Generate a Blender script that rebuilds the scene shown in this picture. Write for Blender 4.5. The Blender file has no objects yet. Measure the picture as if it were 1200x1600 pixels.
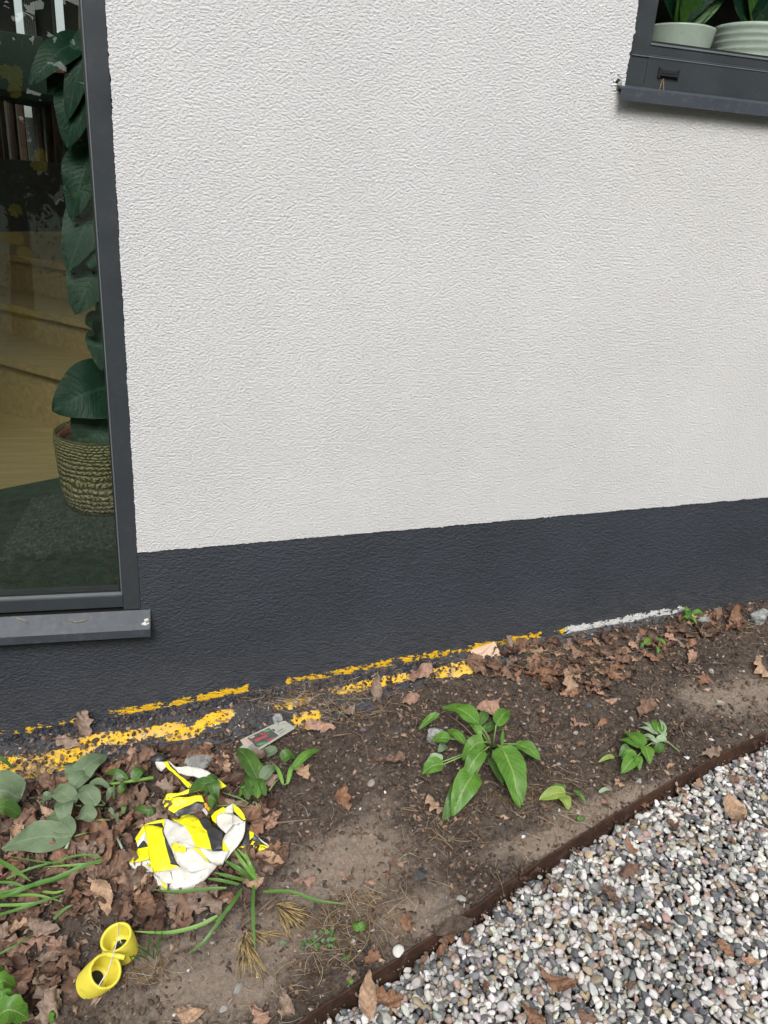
import bpy, bmesh, math, random
import numpy as np
from mathutils import Matrix, Vector, Quaternion
random.seed(7); rng = np.random.RandomState(11)
sc = bpy.context.scene
COL = sc.collection

# ------------------------------------------------------------------ camera
F = 1207.0
_v = np.array([-223., 2858.])
_h = np.array([5000., (-F*F - 5000.*(-223.)) / 2858.])
_down = np.array([_v[0], _v[1], F]); _down /= np.linalg.norm(_down)
_right = np.array([_h[0], _h[1], F]); _right /= np.linalg.norm(_right)
_fwd = np.cross(_right, _down)
R3 = np.array([_right, _fwd, -_down])
CAM = np.array([0., -2.05, 1.4])
cd = bpy.data.cameras.new('camera'); cam = bpy.data.objects.new('camera', cd); COL.objects.link(cam)
M4 = Matrix.Identity(4)
for i in range(3):
    M4[i][0] = R3[i, 0]; M4[i][1] = -R3[i, 1]; M4[i][2] = -R3[i, 2]; M4[i][3] = CAM[i]
cam.matrix_world = M4
cd.sensor_fit = 'VERTICAL'; cd.sensor_height = 36.0; cd.sensor_width = 27.0
cd.lens = 36.0 * F / 1600.0
cd.clip_start = 0.05; cd.clip_end = 400.0
sc.camera = cam

# ------------------------------------------------------------------ light
SUN_EL, SUN_AZ = 47.0, 196.0
w = bpy.data.worlds.new('World'); sc.world = w; w.use_nodes = True
nt = w.node_tree; nt.nodes.clear()
sky = nt.nodes.new('ShaderNodeTexSky'); sky.sky_type = 'NISHITA'; sky.sun_disc = False
sky.sun_elevation = math.radians(SUN_EL); sky.sun_rotation = math.radians(SUN_AZ)
sky.air_density = 1.0; sky.dust_density = 4.0
hs = nt.nodes.new('ShaderNodeHueSaturation'); hs.inputs['Saturation'].default_value = 0.22
bg = nt.nodes.new('ShaderNodeBackground'); bg.inputs['Strength'].default_value = 0.13
wo = nt.nodes.new('ShaderNodeOutputWorld')
nt.links.new(sky.outputs[0], hs.inputs['Color']); nt.links.new(hs.outputs[0], bg.inputs[0]); nt.links.new(bg.outputs[0], wo.inputs[0])
sl = bpy.data.lights.new('sun', 'SUN'); sl.energy = 1.7; sl.angle = math.radians(26); sl.color = (1.0, 0.97, 0.93)
so = bpy.data.objects.new('sun', sl); COL.objects.link(so)
az = math.radians(SUN_AZ); el = math.radians(SUN_EL)
sdir = Vector((math.sin(az)*math.cos(el), math.cos(az)*math.cos(el), math.sin(el)))
so.rotation_euler = sdir.to_track_quat('Z', 'Y').to_euler(); so.location = (0, -6, 12)
sc.view_settings.view_transform = 'Standard'; sc.view_settings.look = 'None'
sc.view_settings.exposure = 0.50; sc.view_settings.gamma = 1.0
sc.render.resolution_x = 768; sc.render.resolution_y = 1024
try:
    sc.render.engine = 'CYCLES'; sc.cycles.transparent_max_bounces = 16; sc.cycles.max_bounces = 8
except Exception: pass

# ------------------------------------------------------------------ noise and ground
LAT = rng.rand(512, 512)
def vnoise(x, y):
    xi = np.floor(x).astype(int); yi = np.floor(y).astype(int)
    fx = x-xi; fy = y-yi
    fx = fx*fx*(3-2*fx); fy = fy*fy*(3-2*fy)
    a = LAT[xi & 511, yi & 511]; b = LAT[(xi+1) & 511, yi & 511]
    c = LAT[xi & 511, (yi+1) & 511]; d = LAT[(xi+1) & 511, (yi+1) & 511]
    return (a*(1-fx)+b*fx)*(1-fy)+(c*(1-fx)+d*fx)*fy
def fbm(x, y, s, o=3, g=.5):
    r = 0; a = 1; t = 0
    for k in range(o):
        r = r + a*(vnoise(x*s+17.3*k, y*s+9.1*k)-.5); t += a; a *= g; s *= 2.03
    return r/t*2
def base_z(x, y): return -0.134+0.132*x+0.04*y
def ray(u, v):
    d = R3 @ np.array([u-600., v-800., F]); return d/np.linalg.norm(d)
def P(u, v, h=0.0):
    "photo position -> point h metres above the smooth ground"
    d = ray(u, v); n = np.array([-0.132, -0.04, 1.]); k = -0.134+h
    t = (k-n@CAM)/(n@d); return CAM+t*d
def Wl(u, v, y=0.0):
    d = ray(u, v); t = (y-CAM[1])/d[1]; return CAM+t*d
def Zp(u, v, z):
    d = ray(u, v); t = (z-CAM[2])/d[2]; return CAM+t*d
def proj(p):
    q = R3.T @ (np.asarray(p)-CAM); return 600+F*q[0]/q[2], 800+F*q[1]/q[2]
EP = [P(u, v, .008) for u, v in ((463, 1600), (573, 1527), (687, 1457), (735, 1422), (825, 1359), (885, 1316), (991, 1255), (1083, 1200), (1200, 1143))]
d0 = EP[0]-EP[2]; d1 = EP[-1]-EP[-3]
EP = [EP[0]+d0*2.2, EP[0]+d0*1.0] + EP + [EP[-1]+d1*1.0, EP[-1]+d1*3]
EX = np.array([p[0] for p in EP]); EY = np.array([p[1] for p in EP])
_x = np.linspace(EX[0], EX[-1], 160); _y = np.interp(_x, EX, EY)
for _ in range(30): _y[1:-1] = (_y[:-2]+2*_y[1:-1]+_y[2:])/4
EX, EY = _x, _y
def edge_y(x): return np.interp(x, EX, EY)
DRY = [(560, 1350, .17, .12), (500, 1385, .12, .07), (320, 1545, .2, .09), (1150, 1090, .22, .09), (650, 1430, .12, .07), (430, 1470, .12, .08), (980, 1260, .2, .05), (880, 1310, .2, .04), (300, 1140, .16, .04), (240, 1500, .1, .06)]
DRYP = [(P(u, v), a, b) for u, v, a, b in DRY]
WET = [(P(875, 1165), .13, .06), (P(700, 1130), .2, .07), (P(1000, 1060), .25, .06)]
def dryness(x, y):
    r = 0*x
    for p, a, b in DRYP: r = np.maximum(r, np.exp(-(((x-p[0])/a)**2+((y-p[1])/b)**2)))
    for p, a, b in WET: r = r-.5*np.exp(-(((x-p[0])/a)**2+((y-p[1])/b)**2))
    return np.clip(r+.35*fbm(x, y, 9, 3), 0, 1)
HOLE = P(880, 1168); MND = P(712, 1440)
def ledge_front(x): return -0.205+.035*fbm(x, 0*x, 5, 3)+np.interp(x, [-2, -.5, -.05, .12, .22, .38, .48, .6, .9, 1.1, 3], [0, 0, .01, .02, -.025, -.02, .045, .06, .09, .165, .18])
def soil_z(x, y):
    x = np.asarray(x, float); y = np.asarray(y, float)
    dr = dryness(x, y)
    z = base_z(x, y)+.011*fbm(x, y, 6, 3)
    z = z+(1-.75*dr)*(.013*np.abs(fbm(x+5, y, 26, 2))+.015*fbm(x, y+3, 55, 3, .65))+.0016*fbm(x, y, 190, 2)
    z = np.where(y > ledge_front(x)+.012, np.minimum(z, base_z(x, y)-.004), z)
    z = z-.022*np.exp(-(((x-HOLE[0])/.09)**2+((y-HOLE[1])/.045)**2))
    z = z+.03*np.exp(-(((x-MND[0])/.05)**2+((y-MND[1])/.035)**2))
    g = edge_y(x)-y            # >0 on the gravel side
    z = np.where(g > -.003, base_z(x, y)-.066+.01*fbm(x, y, 8, 2), z)
    near = np.exp(-(g/.03)**2)
    z = np.where(g <= -.003, z-.006*near*(1-np.exp(-(((x-MND[0])/.06)**2))), z)
    return z
def G(x, y): return float(soil_z(np.array([x]), np.array([y]))[0])
def on(u, v, h=0.0):
    "photo position -> point on the real soil surface plus h"
    p = P(u, v, 0)
    for _ in range(3):
        p = P(u, v, G(p[0], p[1])-base_z(p[0], p[1])+h)
    return p

# ------------------------------------------------------------------ mesh helpers
def tag(o, label=None, cat=None, group=None, kind=None):
    if label: o['label'] = label
    if cat: o['category'] = cat
    if group: o['group'] = group
    if kind: o['kind'] = kind
    return o
def empty(name, loc=(0, 0, 0)):
    o = bpy.data.objects.new(name, None); COL.objects.link(o); o.location = Vector([float(a) for a in loc])
    o.empty_display_size = .05; return o
def mkmesh(name, V, Fc, smooth=True, uv=None, col=None, mi=None):
    me = bpy.data.meshes.new(name)
    V = np.asarray(V, dtype=np.float32)
    if isinstance(Fc, np.ndarray):
        n, k = Fc.shape
        me.vertices.add(len(V)); me.vertices.foreach_set('co', V.ravel())
        me.loops.add(n*k); me.loops.foreach_set('vertex_index', Fc.astype(np.int32).ravel())
        me.polygons.add(n); me.polygons.foreach_set('loop_start', np.arange(0, n*k, k, dtype=np.int32))
        me.update(calc_edges=True)
    else:
        me.from_pydata([tuple(map(float, q)) for q in V], [], Fc)
    if smooth: me.polygons.foreach_set('use_smooth', np.ones(len(me.polygons), dtype=bool))
    if uv is not None:
        l = np.zeros(len(me.loops), dtype=np.int32); me.loops.foreach_get('vertex_index', l)
        u = me.uv_layers.new(name='UVMap'); u.data.foreach_set('uv', np.asarray(uv, dtype=np.float32)[l].ravel())
    if col is not None:
        c = np.ones((len(V), 4), dtype=np.float32); c[:, :col.shape[1]] = col
        a = me.color_attributes.new('Col', 'FLOAT_COLOR', 'POINT'); a.data.foreach_set('color', c.ravel())
    if mi is not None: me.polygons.foreach_set('material_index', np.asarray(mi, dtype=np.int32))
    me.update(); return me
def obj(name, me, mat=None, parent=None):
    o = bpy.data.objects.new(name, me); COL.objects.link(o)
    if mat is not None:
        for m in (mat if isinstance(mat, (list, tuple)) else [mat]): me.materials.append(m)
    if parent is not None:
        o.parent = parent; o.matrix_parent_inverse = Matrix.Translation(-parent.location) if parent.parent is None else Matrix.Identity(4)
        if parent.parent is not None: o.matrix_parent_inverse = parent_world(parent).inverted()
    return o
def parent_world(o):
    m = Matrix.Translation(o.location)
    if o.rotation_euler.x or o.rotation_euler.y or o.rotation_euler.z: m = m @ o.rotation_euler.to_matrix().to_4x4()
    if o.parent is not None: m = parent_world(o.parent) @ o.matrix_parent_inverse @ m
    return m
class MB:
    def __init__(s): s.v = []; s.f = []; s.mi = []
    def add(s, V, Fc, m=0):
        b = len(s.v); s.v += [tuple(map(float, q)) for q in V]; s.f += [tuple(b+i for i in f) for f in Fc]; s.mi += [m]*len(Fc); return s
    def box(s, x0, x1, y0, y1, z0, z1, m=0):
        V = [(x0, y0, z0), (x1, y0, z0), (x1, y1, z0), (x0, y1, z0), (x0, y0, z1), (x1, y0, z1), (x1, y1, z1), (x0, y1, z1)]
        return s.add(V, [(0, 3, 2, 1), (4, 5, 6, 7), (0, 1, 5, 4), (1, 2, 6, 5), (2, 3, 7, 6), (3, 0, 4, 7)], m)
    def hexa(s, V, m=0):
        return s.add(V, [(0, 3, 2, 1), (4, 5, 6, 7), (0, 1, 5, 4), (1, 2, 6, 5), (2, 3, 7, 6), (3, 0, 4, 7)], m)
    def tube(s, pts, rad, n=6, m=0):
        pts = [Vector(list(map(float, p))) for p in pts]; rings = []
        for i, p in enumerate(pts):
            t = (pts[min(i+1, len(pts)-1)]-pts[max(i-1, 0)]).normalized()
            a = t.cross(Vector((.3, .2, 1))).normalized(); b = t.cross(a)
            r = rad[i] if hasattr(rad, '__len__') else rad
            rings.append([p+(a*math.cos(k*2*math.pi/n)+b*math.sin(k*2*math.pi/n))*r for k in range(n)])
        V = [q for r in rings for q in r]; Fc = []
        for i in range(len(pts)-1):
            for k in range(n): Fc.append((i*n+k, i*n+(k+1) % n, (i+1)*n+(k+1) % n, (i+1)*n+k))
        Fc.append(tuple(range(n))[::-1]); Fc.append(tuple((len(pts)-1)*n+k for k in range(n)))
        return s.add(V, Fc, m)
    def build(s, name, mat, parent=None, smooth=False, bevel=0):
        me = mkmesh(name, s.v, s.f, smooth, mi=s.mi)
        o = obj(name, me, mat, parent)
        if bevel:
            b = o.modifiers.new('bevel', 'BEVEL'); b.width = bevel; b.segments = 2; b.limit_method = 'ANGLE'
        return o
def batch(name, shapes, T, cols, mat, which=None, smooth=True):
    "join many transformed copies of a few shapes into one mesh; T = list of 4x4 numpy"
    Vs, Fs, Cs, b = [], [], [], 0
    for i, m in enumerate(T):
        V, Fc = shapes[which[i] if which is not None else i % len(shapes)]
        W_ = V @ m[:3, :3].T+m[:3, 3]; Vs.append(W_); Fs.append(Fc+b); b += len(V)
        Cs.append(np.repeat(np.asarray(cols[i])[None, :], len(V), 0))
    return obj(name, mkmesh(name, np.concatenate(Vs), np.concatenate(Fs), smooth, col=np.concatenate(Cs)), mat)
def TM(loc, rot, scale):
    m = np.eye(4); r = np.array(rot.to_matrix() if hasattr(rot, 'to_matrix') else rot)
    m[:3, :3] = r*np.asarray(scale)[None, :]; m[:3, 3] = loc; return m
def rquat(): 
    q = rng.randn(4); q /= np.linalg.norm(q); return Quaternion(q)

# ------------------------------------------------------------------ materials
MATS = {}
class N:
    def __init__(s, name, rough=.6, metal=0., spec=.5):
        s.m = bpy.data.materials.new(name); s.m.use_nodes = True; s.t = s.m.node_tree; s.n = s.t.nodes
        s.b = s.n['Principled BSDF']; s.out = s.n['Material Output']
        s.b.inputs['Roughness'].default_value = rough; s.b.inputs['Metallic'].default_value = metal
        s.b.inputs['Specular IOR Level'].default_value = spec
        s.tc = s.n.new('ShaderNodeTexCoord').outputs['Object']
    def L(s, a, b): s.t.links.new(a, b)
    def map(s, scale, src=None, rot=(0, 0, 0)):
        m = s.n.new('ShaderNodeMapping'); m.inputs['Scale'].default_value = scale; m.inputs['Rotation'].default_value = rot
        s.L(src or s.tc, m.inputs[0]); return m.outputs[0]
    def noise(s, scale, detail=3, rough=.55, vec=None, dist=0):
        t = s.n.new('ShaderNodeTexNoise'); t.inputs['Scale'].default_value = scale; t.inputs['Detail'].default_value = detail
        t.inputs['Roughness'].default_value = rough; t.inputs['Distortion'].default_value = dist
        s.L(vec or s.tc, t.inputs['Vector']); return t.outputs['Fac']
    def vor(s, scale, vec=None, feat='F1'):
        t = s.n.new('ShaderNodeTexVoronoi'); t.inputs['Scale'].default_value = scale; t.feature = feat
        s.L(vec or s.tc, t.inputs['Vector']); return t.outputs['Distance']
    def ramp(s, fac, stops, interp='LINEAR'):
        r = s.n.new('ShaderNodeValToRGB'); r.color_ramp.interpolation = interp; e = r.color_ramp.elements
        while len(e) < len(stops): e.new(.5)
        for k, (p, c) in enumerate(stops):
            e[k].position = p; e[k].color = (c, c, c, 1) if not hasattr(c, '__len__') else (*c, 1)
        s.L(fac, r.inputs[0]); return r.outputs[0]
    def mix(s, fac, a, b, mode='MIX'):
        m = s.n.new('ShaderNodeMix'); m.data_type = 'RGBA'; m.blend_type = mode
        for i, x in ((0, fac), (6, a), (7, b)):
            if isinstance(x, (int, float)): m.inputs[i].default_value = x if i == 0 else (x, x, x, 1)
            elif isinstance(x, tuple): m.inputs[i].default_value = (*x, 1)
            else: s.L(x, m.inputs[i])
        return m.outputs[2]
    def math(s, op, a, b=0., c=None):
        m = s.n.new('ShaderNodeMath'); m.operation = op
        for i, x in enumerate((a, b) if c is None else (a, b, c)):
            if isinstance(x, (int, float)): m.inputs[i].default_value = x
            else: s.L(x, m.inputs[i])
        return m.outputs[0]
    def attr(s, name='Col'):
        a = s.n.new('ShaderNodeAttribute'); a.attribute_name = name; return a.outputs['Color']
    def objcol(s): return s.n.new('ShaderNodeObjectInfo').outputs['Color']
    def objrand(s): return s.n.new('ShaderNodeObjectInfo').outputs['Random']
    def sep(s, src=None):
        x = s.n.new('ShaderNodeSeparateXYZ'); s.L(src or s.tc, x.inputs[0]); return x.outputs
    def uv(s):
        u = s.n.new('ShaderNodeUVMap'); return u.outputs[0]
    def col(s, c):
        if isinstance(c, tuple): s.b.inputs['Base Color'].default_value = (*c, 1)
        else: s.L(c, s.b.inputs['Base Color'])
        return s
    def rough(s, r): s.L(r, s.b.inputs['Roughness']); return s
    def bump(s, h, strength=.5, dist=.002, prev=None):
        b = s.n.new('ShaderNodeBump'); b.inputs['Strength'].default_value = strength; b.inputs['Distance'].default_value = dist
        s.L(h, b.inputs['Height'])
        if prev is not None: s.L(prev, b.inputs['Normal'])
        s.L(b.outputs[0], s.b.inputs['Normal']); return b.outputs[0]
def simple(name, c, rough=.6, metal=0., var=.12, ns=40, bump=.15, bd=.001, spec=.5):
    n = N(name, rough, metal, spec); f = n.noise(ns, 4)
    a = tuple(x*(1-var) for x in c); b = tuple(min(1, x*(1+var)) for x in c)
    n.col(n.mix(n.ramp(f, [(.3, 0.), (.7, 1.)]), a, b))
    if bump: n.bump(n.noise(ns*3, 3), bump, bd)
    return n.m

def m_stucco():
    n = N('stucco_white', .85, 0, .25)
    wv = n.map((.72, 1, 1.0))
    w1 = n.noise(192, 2.6, .6, wv, .0); h = w1
    big = n.noise(2.2, 3); sm = n.noise(9, 4)
    c = n.mix(n.ramp(big, [(.3, 0.), (.7, 1.)]), (.58, .581, .587), (.625, .626, .633))
    c = n.mix(n.math('MULTIPLY', n.ramp(sm, [(.55, 0.), (.8, 1.)]), .25), c, (.62, .585, .53))
    # dirt wash below the raised window and green specks low on the wall
    s = n.sep()
    st = n.noise(14, 4, .6, n.map((1.6, 1, .35)))
    zone = n.math('MULTIPLY', n.ramp(n.math('SUBTRACT', s[0], .9), [(.0, 0.), (.35, 1.)]), n.ramp(n.math('MULTIPLY', s[2], .5), [(.40, 0.), (.76, 1.), (.83, 1.), (.84, 0.)]))
    c = n.mix(n.math('MULTIPLY', n.math('MULTIPLY', zone, n.ramp(st, [(.35, 0.), (.75, 1.)])), .38), c, (.60, .55, .47))
    dsp = n.ramp(n.noise(420, 1, .5), [(.74, 0.), (.80, 1.)])
    c = n.mix(n.math('MULTIPLY', dsp, .35), c, (.42, .40, .33))
    c = n.mix(n.math('MULTIPLY', n.ramp(w1, [(.28, 1.), (.42, 0.)]), .08), c, (.5, .48, .45))  # hollows of the grain coloured darker, painted-in cavity shade
    n.col(c); n.bump(h, 1.0, .0056); return n.m
def m_plinth():
    n = N('plinth_paint', .62, 0, .4)
    wv = n.map((.62, 1, 1.0))
    h = n.noise(165, 2.5, .55, wv, .0)
    big = n.noise(3, 4, .6)
    c = n.mix(n.ramp(big, [(.3, 0.), (.7, 1.)]), (.028, .034, .043), (.040, .047, .060))
    s = n.sep()
    # height above the sloping soil line
    hz = n.math('SUBTRACT', s[2], n.math('MULTIPLY_ADD', s[0], .132, -.134))
    nz = n.noise(28, 5, .65, n.map((.8, 1, 1.5)))
    dust = n.math('MULTIPLY', n.ramp(hz, [(0., 1.), (.05, .6), (.22, 0.)]), n.ramp(nz, [(.35, 0.), (.65, 1.)]))
    splash = n.math('MULTIPLY', n.math('GREATER_THAN', n.noise(170, 3, .6), .665), n.ramp(hz, [(.03, .8), (.28, 0.)])); dust = n.math('MAXIMUM', dust, splash)
    c = n.mix(n.math('MULTIPLY', dust, .45), c, (.12, .115, .11))
    # yellow paint line, its on/off along the wall follows the object's own X
    line = n.ramp(n.math('MULTIPLY_ADD', s[0], .25, .25), YL)
    wid = n.math('ADD', n.math('MULTIPLY', line, .5), n.math('MULTIPLY', n.noise(42, 6, .75, n.map((.6, 1, 1))), .8))
    band = n.ramp(n.math('ADD', hz, n.math('MULTIPLY', n.math('SUBTRACT', n.noise(34, 5, .75), .5), .055)), [(.0, 1.), (.034, 1.), (.046, 0.)], 'LINEAR')
    ym = n.math('GREATER_THAN', n.math('MULTIPLY', wid, band), .845)
    white = n.math('MULTIPLY', n.math('GREATER_THAN', s[0], 1.21), n.math('LESS_THAN', s[0], 1.72))
    yc = n.mix(n.noise(60, 3), (.72, .40, .012), (.88, .54, .02))
    yc = n.mix(white, yc, (.66, .66, .64))
    c = n.mix(ym, c, yc)
    n.col(c); n.bump(h, 1., .0055); return n.m
# stops for the yellow line at the foot of the plinth (position = x/4 + 0.25)
YL = [(0.0, .5), (.08, .84), (.14, .8), (.17, .8), (.195, .9), (.285, 1.), (.29, .2), (.31, .2), (.315, .9), (.44, .9), (.53, 1.), (.535, .5), (.55, 1.), (.665, .95), (.67, .3)]
def m_ledge():
    n = N('ledge_paint', .62, 0, .4)
    bias = n.attr('Col'); bs = n.n.new('ShaderNodeSeparateColor'); n.L(bias, bs.inputs[0])
    yb = bs.outputs[0]; wb = bs.outputs[1]
    f = n.noise(24, 7, .74, n.map((.7, 1.1, 1)), .6); f2 = n.noise(70, 5, .75)
    v = n.math('ADD', n.math('MULTIPLY', n.math('SUBTRACT', f, .5), 1.9), n.math('MULTIPLY_ADD', f2, .4, .47))
    ym = n.math('GREATER_THAN', n.math('ADD', v, n.math('MULTIPLY', yb, .62)), .76)
    c = n.mix(n.noise(12, 4), (.030, .034, .043), (.062, .068, .082))
    g = n.ramp(n.noise(150, 3), [(.45, 0.), (.62, 1.)])
    c = n.mix(n.math('MULTIPLY', g, .55), c, (.11, .105, .10))
    soil = n.math('GREATER_THAN', n.math('ADD', n.noise(22, 6, .7), n.math('MULTIPLY', wb, .5)), .80)
    c = n.mix(soil, c, (.10, .078, .06))
    yc = n.mix(n.noise(45, 4), (.76, .43, .018), (.92, .58, .045))
    yc = n.mix(n.math('MULTIPLY', n.ramp(n.noise(19, 5, .65), [(.45, 0.), (.62, 1.)]), .6), yc, (.55, .40, .24))
    c = n.mix(ym, c, yc)
    n.col(c); n.bump(n.math('ADD', n.math('MULTIPLY', ym, .35), n.noise(240, 3)), .8, .002); return n.m
def m_soil():
    n = N('bed_soil', .95, 0, .15)
    dr = n.n.new('ShaderNodeSeparateColor'); n.L(n.attr('Col'), dr.inputs[0])
    a = n.noise(30, 6, .7); b = n.noise(120, 5, .7)
    dark = n.mix(n.ramp(b, [(.35, 0.), (.66, 1.)]), (.028, .021, .017), (.110, .087, .071))
    dark = n.mix(n.ramp(n.noise(5, 3), [(.4, 0.), (.65, .7)]), dark, n.mix(b, (.052, .040, .033), (.18, .145, .12)))
    dry = n.mix(n.ramp(b, [(.35, 0.), (.65, 1.)]), (.19, .15, .118), (.30, .245, .20))
    f = n.math('ADD', dr.outputs[0], n.math('MULTIPLY', n.math('SUBTRACT', a, .5), .6))
    c = n.mix(n.ramp(f, [(.15, 0.), (.75, 1.)]), dark, dry)
    sp = n.ramp(n.noise(330, 2), [(.72, 0.), (.76, 1.)])
    c = n.mix(n.math('MULTIPLY', sp, .5), c, (.32, .29, .25))
    n.col(c); n.bump(n.math('ADD', n.noise(300, 4, .7), n.math('MULTIPLY', b, .8)), .9, .004); return n.m
def m_var(name, src='attr', rough=.75, mott=.35, ns=70, bump=.4, bd=.0015, spec=.3):
    n = N(name, rough, 0, spec)
    c = n.attr('Col') if src == 'attr' else n.objcol()
    f = n.ramp(n.noise(ns, 4, .6), [(.3, 1-mott), (.7, 1+mott*.6)])
    n.col(n.mix(1.0, c, f, 'MULTIPLY'))
    if bump: n.bump(n.noise(ns*3, 3), bump, bd)
    return n.m
def m_pebble(name, src):
    n = N(name, .55, 0, .35); c = n.attr('Col') if src == 'attr' else n.objcol()
    off = n.n.new('ShaderNodeVectorMath'); off.operation = 'ADD'
    n.L(n.tc, off.inputs[0])
    if src != 'attr':
        r = n.math('MULTIPLY', n.objrand(), 9.); cb = n.n.new('ShaderNodeCombineXYZ'); n.L(r, cb.inputs[0]); n.L(cb.outputs[0], off.inputs[1])
    v = off.outputs[0]
    sc_ = 1. if src == 'attr' else 1.
    f = n.ramp(n.noise(75*sc_, 5, .6, v, .8), [(.30, .52), (.48, .95), (.7, 1.08)])
    c2 = n.mix(1.0, c, f, 'MULTIPLY')
    vein = n.ramp(n.noise(40*sc_, 3, .5, v, 1.5), [(.62, 0.), (.68, 1.)])
    c2 = n.mix(n.math('MULTIPLY', vein, .35), c2, (.34, .31, .27))
    n.col(c2); n.bump(n.noise(260*sc_, 3, .6, v), .35, .001); return n.m
def m_leaf_dry(name, src):
    n = N(name, .6, 0, .35); c = n.attr('Col') if src == 'attr' else n.objcol()
    if src == 'attr':
        f = n.ramp(n.noise(55, 5, .65), [(.3, .55), (.5, .95), (.72, 1.3)]); c = n.mix(1.0, c, f, 'MULTIPLY')
        n.col(c); n.bump(n.noise(160, 3), .5, .0015)
    else:
        uv = n.uv(); s = n.sep(uv)
        side = n.math('ABSOLUTE', s[0])
        mid = n.ramp(side, [(0., 1.), (.035, .8), (.07, 0.)])
        ph = n.math('SUBTRACT', n.math('MULTIPLY', s[1], 7.), n.math('MULTIPLY', side, 1.5))
        fr = n.math('ABSOLUTE', n.math('SUBTRACT', n.math('FRACT', ph), .5))
        vn = n.ramp(fr, [(0., 1.), (.06, 0.)])
        r = n.math('MULTIPLY', n.objrand(), 23.); cb = n.n.new('ShaderNodeCombineXYZ'); n.L(r, cb.inputs[0])
        off = n.n.new('ShaderNodeVectorMath'); off.operation = 'ADD'; n.L(n.tc, off.inputs[0]); n.L(cb.outputs[0], off.inputs[1])
        f = n.ramp(n.noise(5, 6, .7, off.outputs[0]), [(.3, .5), (.5, 1.), (.72, 1.4)])
        c = n.mix(1.0, c, f, 'MULTIPLY')
        c = n.mix(n.math('MULTIPLY', n.math('MAXIMUM', mid, n.math('MULTIPLY', vn, .5)), .35), c, (.36, .22, .12))
        n.col(c); n.bump(n.math('ADD', n.noise(14, 4, .6, off.outputs[0]), n.math('MULTIPLY', vn, -.4)), .8, .004)
    return n.m
def m_leaf(name, c0, c1, vein, rough=.42, trans=.25, veins=11., slant=2.6, vs=.6, spec=.45):
    n = N(name, rough, 0, spec); s = n.sep(n.uv()); side = n.math('ABSOLUTE', s[0])
    mid = n.ramp(side, [(0., 1.), (.04, .9), (.075, 0.)])
    ph = n.math('SUBTRACT', n.math('MULTIPLY', s[1], veins), n.math('MULTIPLY', side, slant))
    fr = n.math('ABSOLUTE', n.math('SUBTRACT', n.math('FRACT', ph), .5))
    vn = n.ramp(fr, [(0., 1.), (.09, 0.)])
    c = n.mix(n.ramp(n.noise(32, 4), [(.3, 0.), (.7, 1.)]), c0, c1)
    c = n.mix(n.math('MULTIPLY', n.ramp(n.noise(150, 4), [(.56, 0.), (.7, 1.)]), .35), c, tuple(x*.5 for x in c0))
    c = n.mix(n.ramp(n.noise(26, 5, .7), [(.60, 0.), (.72, .45)]), c, (.20, .17, .08))
    c = n.mix(n.math('MULTIPLY', n.math('MAXIMUM', mid, n.math('MULTIPLY', vn, vs)), .7), c, vein)
    n.col(c)
    nb = n.bump(n.math('SUBTRACT', n.math('MULTIPLY', n.noise(80, 3), .6), n.math('MULTIPLY', vn, .5)), .5, .002)
    tr = n.n.new('ShaderNodeBsdfTranslucent'); n.L(c, tr.inputs[0]); n.L(nb, tr.inputs['Normal'])
    mx = n.n.new('ShaderNodeMixShader'); mx.inputs[0].default_value = trans
    n.L(n.b.outputs[0], mx.inputs[1]); n.L(tr.outputs[0], mx.inputs[2]); n.L(mx.outputs[0], n.out.inputs[0]); return n.m
def m_strap(name, c0, c1):
    n = N(name, .38, 0, .5); s = n.sep(n.uv())
    ln = n.noise(4, 3, .6, n.map((9, .5, 1), n.uv()))
    c = n.mix(n.ramp(ln, [(.35, 0.), (.6, 1.)]), tuple(x*.7 for x in c0), c1)
    c = n.mix(n.ramp(n.noise(40, 4), [(.6, 0.), (.75, .6)]), c, tuple(x*.5 for x in c0))
    c = n.mix(n.ramp(s[1], [(.9, 0.), (1., .8)]), c, (.30, .27, .10))
    n.col(c); n.bump(ln, .3, .001); return n.m
def m_glass():
    n = N('window_glass', .0); n.n.remove(n.b)
    tr = n.n.new('ShaderNodeBsdfTransparent'); tr.inputs[0].default_value = (.885, .93, .895, 1)
    gl = n.n.new('ShaderNodeBsdfGlossy'); gl.inputs['Roughness'].default_value = .006; gl.inputs[0].default_value = (.95, 1, .97, 1)
    lw = n.n.new('ShaderNodeLayerWeight'); lw.inputs[0].default_value = .5
    fz = n.math('MULTIPLY_ADD', n.math('POWER', lw.outputs['Facing'], 4.5), .8, .045)
    mx = n.n.new('ShaderNodeMixShader'); n.L(fz, mx.inputs[0]); n.L(tr.outputs[0], mx.inputs[1]); n.L(gl.outputs[0], mx.inputs[2])
    n.L(mx.outputs[0], n.out.inputs[0]); return n.m
def m_metal(name, c, rough=.42, dust=.15):
    n = N(name, rough, 0, .5)
    a = n.noise(9, 4, .6); d = n.ramp(n.noise(60, 5, .7), [(.52, 0.), (.75, 1.)])
    cc = n.mix(a, tuple(x*.88 for x in c), tuple(x*1.12 for x in c))
    cc = n.mix(n.math('MULTIPLY', d, dust), cc, (.22, .20, .17))
    sp = n.ramp(n.noise(500, 1), [(.77, 0.), (.80, 1.)])
    cc = n.mix(n.math('MULTIPLY', sp, .5), cc, (.4, .4, .38))
    n.col(cc); n.rough(n.ramp(a, [(.3, rough-.06), (.7, rough+.1)])); n.bump(n.noise(14, 3), .08, .002); return n.m
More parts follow.
